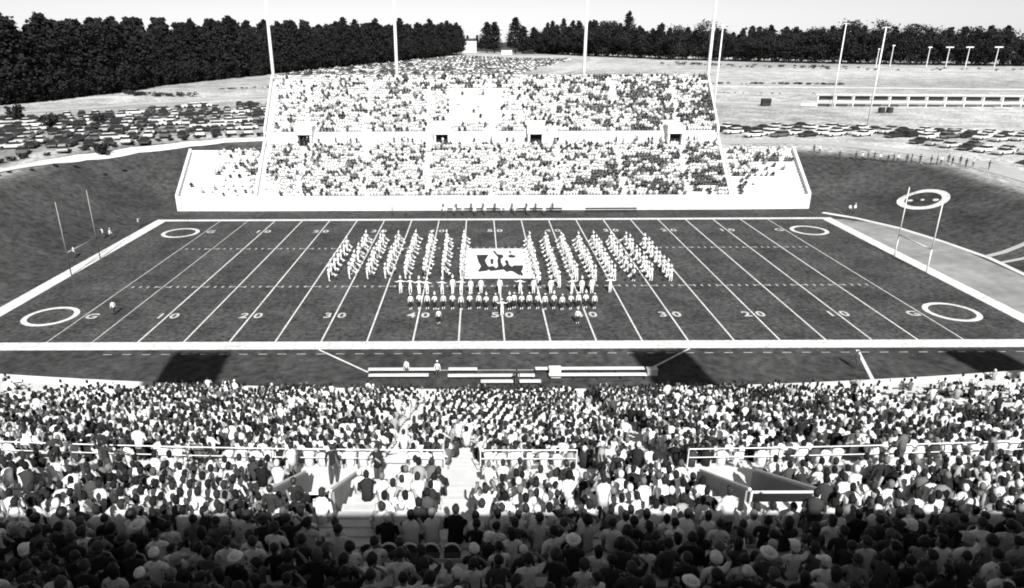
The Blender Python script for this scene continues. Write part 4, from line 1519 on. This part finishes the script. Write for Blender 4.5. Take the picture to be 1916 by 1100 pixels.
# --- standing figures
def standing(coat, trousers, boots, hat=None, pose='rest', head_slot=1, fat=1.0):
    J = dict(pelvis=(0, 0, .96, .14, .115), waist=(0, .01, 1.12, .135, .105), chest=(0, .02, 1.30, .165, .12), collar=(0, .01, 1.44, .11, .085), neck=(0, .02, 1.51, .052),
             jaw=(0, .045, 1.58, .066, .072), head=(0, .035, 1.66, .08, .092), crown=(0, .03, 1.73, .06, .072))
    B = [('pelvis', 'waist', 0), ('waist', 'chest', 0), ('chest', 'collar', 0), ('collar', 'neck', 1), ('neck', 'jaw', 1), ('jaw', 'head', 1), ('head', 'crown', 1)]
    fing = []
    for s, n in ((-1, 'l'), (1, 'r')):
        J['sh' + n] = (s * .17, .01, 1.41, .066)
        if pose == 'rest': e, w, h = (s * .24, .0, 1.13), (s * .25, .08, .90), (s * .25, .11, .82)
        elif pose == 'horn': e, w, h = (s * .25, .18, 1.18), (s * .08, .34, 1.24), (s * .05, .40, 1.27)
        else: e, w, h = (s * .36, .05, 1.30), (s * .56, .12, 1.40), (s * .63, .14, 1.43)
        J['el' + n] = e + (.045,); J['wr' + n] = w + (.032, .028); J['ha' + n] = h + (.036, .024)
        B += [('collar', 'sh' + n, 0), ('sh' + n, 'el' + n, 0), ('el' + n, 'wr' + n, 0), ('wr' + n, 'ha' + n, 1)]
        fing += hand(Vector(w).lerp(Vector(h), .5), Vector(h) - Vector(w), s)
        st = s * .06
        J['hip' + n] = (s * .085, .0, .92, .1); J['kn' + n] = (s * .1, .03 + st, .50, .07); J['an' + n] = (s * .1, st - .01, .10, .045); J['to' + n] = (s * .11, st + .14, .05, .04, .03)
        J['ca' + n] = (s * .1, .01 + st, .30, .06)
        B += [('pelvis', 'hip' + n, 2), ('hip' + n, 'kn' + n, 2), ('kn' + n, 'ca' + n, 2), ('ca' + n, 'an' + n, 3), ('an' + n, 'to' + n, 3)]
    fing.append(([(0, .125, 1.67), (0, .15, 1.64), (0, .12, 1.62)], [.010, .016, .010], 1))
    if hat == 'shako':
        fing.append(([(0, .03, 1.70), (0, .03, 1.76), (0, .03, 1.94)], [.105, .105, .115], 0))
        fing.append(([(0, .10, 1.90), (0, .11, 2.0), (0, .10, 2.12)], [.03, .045, .02], 0))
    elif hat == 'hair':
        fing.append(([(0, .01, 1.60), (0, .0, 1.68), (0, .01, 1.74), (0, .02, 1.78)], [.075, .1, .09, .05], 4))
    elif hat == 'cap':
        fing.append(([(0, .02, 1.70), (0, .02, 1.76), (0, .02, 1.80)], [.102, .1, .06], 0))
        fing.append(([(0, .01, 1.60), (0, .0, 1.68), (0, .01, 1.71)], [.075, .1, .095], 4))
    if fat != 1.0:
        for q in J:
            if q not in ('neck', 'jaw', 'head', 'crown'): J[q] = J[q][:3] + tuple(r_ * fat for r_ in J[q][3:])
    me = skin_body(J, B, fing, name='standing_person')
    for mt in (coat, M['skin'], trousers, boots, M['shoe']): me.materials.append(mt)
    return me


W_, D_ = M['white_uniform'], M['dark_uniform']
SG = {}
SG['white'] = [standing(W_, W_, W_, 'shako', 'horn', fat=1.15), standing(W_, W_, W_, 'shako', 'rest', fat=1.15), standing(W_, W_, W_, 'shako', 'out', fat=1.1)]
SG['spats'] = [standing(W_, D_, W_, 'cap', 'rest'), standing(W_, D_, W_, 'shako', 'horn')]
SG['flag'] = [standing(W_, W_, W_, 'cap', 'out')]
SG['shirt'] = [standing(M['cloth'], M['trouser'], M['shoe'], 'hair', 'rest'), standing(M['cloth'], M['trouser'], M['shoe'], 'hair', 'out'), standing(M['cloth'], M['trouser'], M['shoe'], 'cap', 'rest')]


def person(kind, k, x, y, rz, label, group, tone=None, z=None, sc=1.0, name='person'):
    o = link(name, SG[kind][k], None, (x, y, (hgt(x, y) if z is None else z)), (0, 0, rz))
    o.scale = (sc, sc, sc)
    if tone is not None: o.color = (tone, tone, tone, 1)
    tag(o, label, 'person', group)
    return o


# horn: a flared bell with its tubing
hb = MB().tube([(0, 0, 0), (0, .30, -.05), (0, .46, -.10), (0, .56, -.14), (0, .62, -.17)], [.022, .03, .06, .13, .20], 12)
hb.tube([(0, .04, -.03), (0, .08, -.16), (0, .32, -.20), (0, .36, -.06)], .025, 6)
HORN = hb.mesh('brass_horn', M['brass'], smooth=True)
ZF = 0.025
cols_ = [4.8 + 2.36 * j for j in range(8)]
for side, sw in ((-1, 'left'), (1, 'right')):
    for j, cx in enumerate(cols_):
        y0, y1, n = 19.1, 34.5, 10
        if side < 0 and j == 7: y0, y1, n = 18.4, 31.2, 7
        if side > 0:
            y0, y1, n = 17.9, 33.4, 10
            if j < 2: y0, y1, n = 15.4, 33.4, 11
            if j == 7: y0, y1, n = 17.8, 31.8, 8
        for k in range(n):
            if side > 0 and j == 6 and k == 6: continue
            x = side * cx + RND.uniform(-.12, .12); y = y0 + (y1 - y0) * k / (n - 1) + RND.uniform(-.15, .15)
            rz = (-math.pi / 2 if side < 0 else math.pi / 2) + RND.uniform(-.2, .2) + (-side) * -.5
            where = '%s from front, %s column %s of the canvas' % (nth(k + 1), nth(j + 1), sw)
            person(*(('white', 0) if RND.random() < .85 else ('spats', 1)), x, y, rz, 'band member in white tall hat, ' + where, 'marching band columns', z=ZF, sc=RND.uniform(1.02, 1.14), name='band_member')
            h = link('brass_horn', HORN, None, (x - .40 * math.sin(rz), y + .40 * math.cos(rz), ZF + 1.22), (RND.uniform(-.5, -.2), 0, rz))
            h.scale = (1.2, 1.2, 1.2)
            tag(h, 'pale horn of the band member ' + where, 'horn', 'horns of the marching band')
MID = [-11.81, -10.67, -9.59, -8.63, -6.86, -5.65, -4.64, -3.5, -2.29, -0.07, 2.33, 3.92, 5.94, 8.47, 9.61, 10.81, 13.02]
for k, x in enumerate(MID):
    o = person('white', 1 if RND.random() < .6 else 2, x, 13.65 + RND.uniform(-.3, .3), math.pi + RND.uniform(-.3, .3), 'band member all in white in the second row, %s from the left' % nth(k + 1), 'marching band second row', z=ZF, sc=RND.uniform(1.06, 1.16), name='band_member')
FRONT = [-10.13, -9.17, -8.28, -7.44, -6.49, -5.47, -4.52, -3.56, -2.55, -1.72, -0.7, 0.85, 1.38, 2.21, 3.05, 4.0, 4.77, 5.78, 6.68, 7.63, 8.52, 9.35, 10.3]
for k, x in enumerate(FRONT):
    person('spats', k % 2, x, 8.5 + RND.uniform(-.25, .25), math.pi + RND.uniform(-.3, .3), 'band member in dark trousers and white boots, %s from left in front row' % nth(k + 1), 'marching band front row', z=ZF, sc=RND.uniform(1.04, 1.12), name='band_member')
person('flag', 0, -0.03, 6.6, 0, 'drum major in white with arms spread before the centre of the band', None, z=ZF, sc=1.1, name='drum_major')
person('spats', 0, -6.78, 4.3, .2, 'band leader in white top standing alone left of midfield before the front row', None, z=ZF, name='band_member')
person('spats', 0, 7.83, 4.2, -.2, 'band leader standing alone right of midfield before the front row', None, z=ZF, name='band_member')
person('shirt', 0, -42.5, 7.2, 1, 'lone figure in white near the left ten yard line', None, .78, ZF)
# sideline people
person('shirt', 0, -8.97, -7.6, 2.6, 'person in white standing between the left team benches', None, .8, .01)
person('shirt', 2, -6.22, -8.0, 3.0, 'person in white top and dark trousers standing at the gap in the left team benches', None, .8, .01)
person('shirt', 0, 0.68, -9.6, .2, 'person in dark clothes standing between the two short benches', None, .02, .01)
for (x, y, w, t) in ((-59.5, 37.8, 'left of two by the left goalposts', .8), (-58.4, 37.8, 'right of two by the left goalposts', .7), (-57.4, 44.7, 'at the far left corner of the field', .75), (-58.7, 28.4, 'beside the foot of the left goalposts', .7),
                     (60.9, 52, 'left of two on the grass at the far right corner', .8), (62.0, 52.4, 'right of two on the grass at the far right corner', .8), (31.6, -6.3, 'beside the chalk line on the near apron', .06)):
    person('shirt', RND.randrange(3), x, y, RND.uniform(0, 6.28), 'lone person ' + w, 'people beside the field', t)
for k, x in enumerate((-17.3, -15.0, -8.55, -6.7, -5.25, -3.23, -1.5, 1.34, 3.63, 5.9, 8.65)):
    t = [.3, .5, .8, .8, .6, .8, .8, .8, .8, .8, .8][k]
    person('shirt', RND.randrange(3), x, 52.0 + RND.uniform(-.3, .3), math.pi, 'person in %s on the far sideline before the grandstand, %s from the left' % ('white' if t > .55 else 'grey', nth(k + 1)), 'people on the far sideline', t)
for k in range(9):
    x = -9 + k * 2.4 + RND.uniform(-.4, .4)
    person('shirt', 0, x, 54.6, math.pi + RND.uniform(-.5, .5), 'person in dark clothes before the far front wall, %s from the left' % nth(k + 1), 'dark figures along the far front wall', .02)
for (x0, x1, w) in ((-8, 2, 'left'), (3, 12, 'middle'), (16, 25, 'right')):
    b = empty('team_bench', ((x0 + x1) / 2, 53.9, 0)); tag(b, 'long dark bench on the far sideline, %s of three' % w, 'bench', 'far team benches')
    L_ = (x1 - x0) / 2
    MB().box(-L_, L_, -.2, .2, .42, .48).build('seat', M['darkmetal'], b)
    MB().box(-L_, L_, .22, .27, .55, .85).build('backrest', M['darkmetal'], b)
    for k in range(5): MB().box(-L_ + .2 + k * (2 * L_ - .4) / 4 - .05, -L_ + .2 + k * (2 * L_ - .4) / 4 + .05, -.18, .2, 0, .42).build('leg', M['darkmetal'], b)
# people on the right bank
ppl = [(71.1, 77.7), (73.6, 76.2), (74.6, 75.6), (78.0, 72.5), (78.9, 72.2), (79.6, 72.0), (80.7, 70.9), (81.4, 70.6), (83.4, 67.8), (84.1, 67.1), (84.8, 67.0), (85.9, 65.5), (86.8, 68.0), (88, 66.4), (87.2, 63.6), (82.4, 69.5), (77.2, 73.8), (75.6, 75.4), (88.8, 64), (89.6, 61), (68, 82.5), (69, 82.0), (76.6, 74.9)]
ppl.sort()
for k, (x, y) in enumerate(ppl):
    t = RND.choice((.02, .03, .03, .06, .7))
    person('shirt', RND.randrange(3), x, y, RND.uniform(2, 4), 'standing person in %s watching from the right grass bank, %s from the left' % (tone_word(t), nth(k + 1)), 'people watching from the right bank', t)
# dark figures on their feet on the near stand
for (x, i, w, t) in ((-8.0, 34, 'at the mouth of the left portal', .02), (-7.7, 41, 'just behind the left portal', .02), (-8.1, 42, 'directly behind another behind the left portal', .03), (-6.6, 32, 'right of the left portal', .025), (-17.2, 33, 'on the walkway far to the left', .02), (-16.6, 34, 'second on the walkway far to the left', .03), (0.2, 38, 'in the middle block above the walkway', .02), (2.2, 36, 'right of midfield above the walkway', .02), (10.2, 38, 'right of the right portal', .02)):
    y, z = near_row(i, x)
    person('shirt', RND.randrange(2), x, y - .25, RND.uniform(-.4, .4), 'standing spectator in black ' + w, 'standing spectators in black', t, z, name='spectator')
# five empty chairs in the shade above the aisle
cb = MB(); pts = []
for k in range(9):
    a = math.pi * k / 8
    pts.append((.21 * math.cos(a), -.2 - .0, .62 + .24 * math.sin(a)))
for k in range(5):
    y, z = near_row(44, -5.2 + .5 * k)
    ch = empty('empty_chair', (-5.2 + .5 * k, y - .35, z), 0)
    tag(ch, 'empty chair with a highlight painted on its curved back in the shade, %s of five from the left' % nth(k + 1), 'chair', 'empty chairs in the shade')
    MB().tube(pts, .028, 8).build('highlight_rim', M['whitemetal'], ch, smooth=True)  # white tube paints the highlight along the top of the chair back
    MB().add([(p[0], p[1] + .02, p[2]) for p in pts] + [(p[0], p[1] - .02, p[2]) for p in pts], [tuple(range(9)), tuple(range(17, 8, -1))] + [(q, q + 1, q + 10, q + 9) for q in range(8)]).build('backrest', M['darkmetal'], ch)
    MB().box(-.2, .2, -.2, .2, .42, .47).build('seat', M['darkmetal'], ch)
    for sx_ in (-.18, .18):
        for sy_ in (-.18, .18): MB().tube([(sx_, sy_, 0), (sx_, sy_, .43)], .018, 6).build('leg', M['whitemetal'], ch)
# scrub and long grass in dark lines on the pale ground to the right
sv_, sf_, so_ = [], [], 0
def scrub(pts_, n, w, s0, s1):
    global so_
    for k in range(n):
        t = RND.random() * (len(pts_) - 1); a = int(t); t -= a
        x = pts_[a][0] + (pts_[a + 1][0] - pts_[a][0]) * t + RND.uniform(-w, w); y = pts_[a][1] + (pts_[a + 1][1] - pts_[a][1]) * t + RND.uniform(-w, w)
        v, f = hv[RND.randrange(5)]
        q = RND.uniform(s0, s1)
        sv_.append(v[:400] * [q * 1.6, q * 1.6, q] + [x, y, hgt(x, y) - .1]); sf_.append(f[:100] + so_); so_ += 400
scrub([(108, 276), (140, 270), (165, 262)], 60, 1.2, .4, .8)
scrub([(95, 226), (130, 218)], 14, 1.0, .2, .4)
scrub([(140, 480), (180, 430), (240, 400)], 50, 14, .6, 1.4)
scrub([(200, 400), (320, 350)], 26, 12, .4, .9)
scrub([(-130, 196), (-118, 186), (-104, 182)], 40, 3.5, .5, 1.3)
scrub([(-104, 214), (-80, 226)], 26, 1.0, .3, .6)
tag(link('scrub', np_mesh('scrub', np.concatenate(sv_), np.concatenate(sf_), M['shrub'])), 'dark lines of scrub on the pale ground beyond the stadium', 'scrub', kind='stuff')
print('SCENE', 'cars', ncar, 'far cars', nfar, 'trees', nt_, 'far people', far.n, 'near people', near.n, 'individuals', n_ind, 'extra', extra.n)
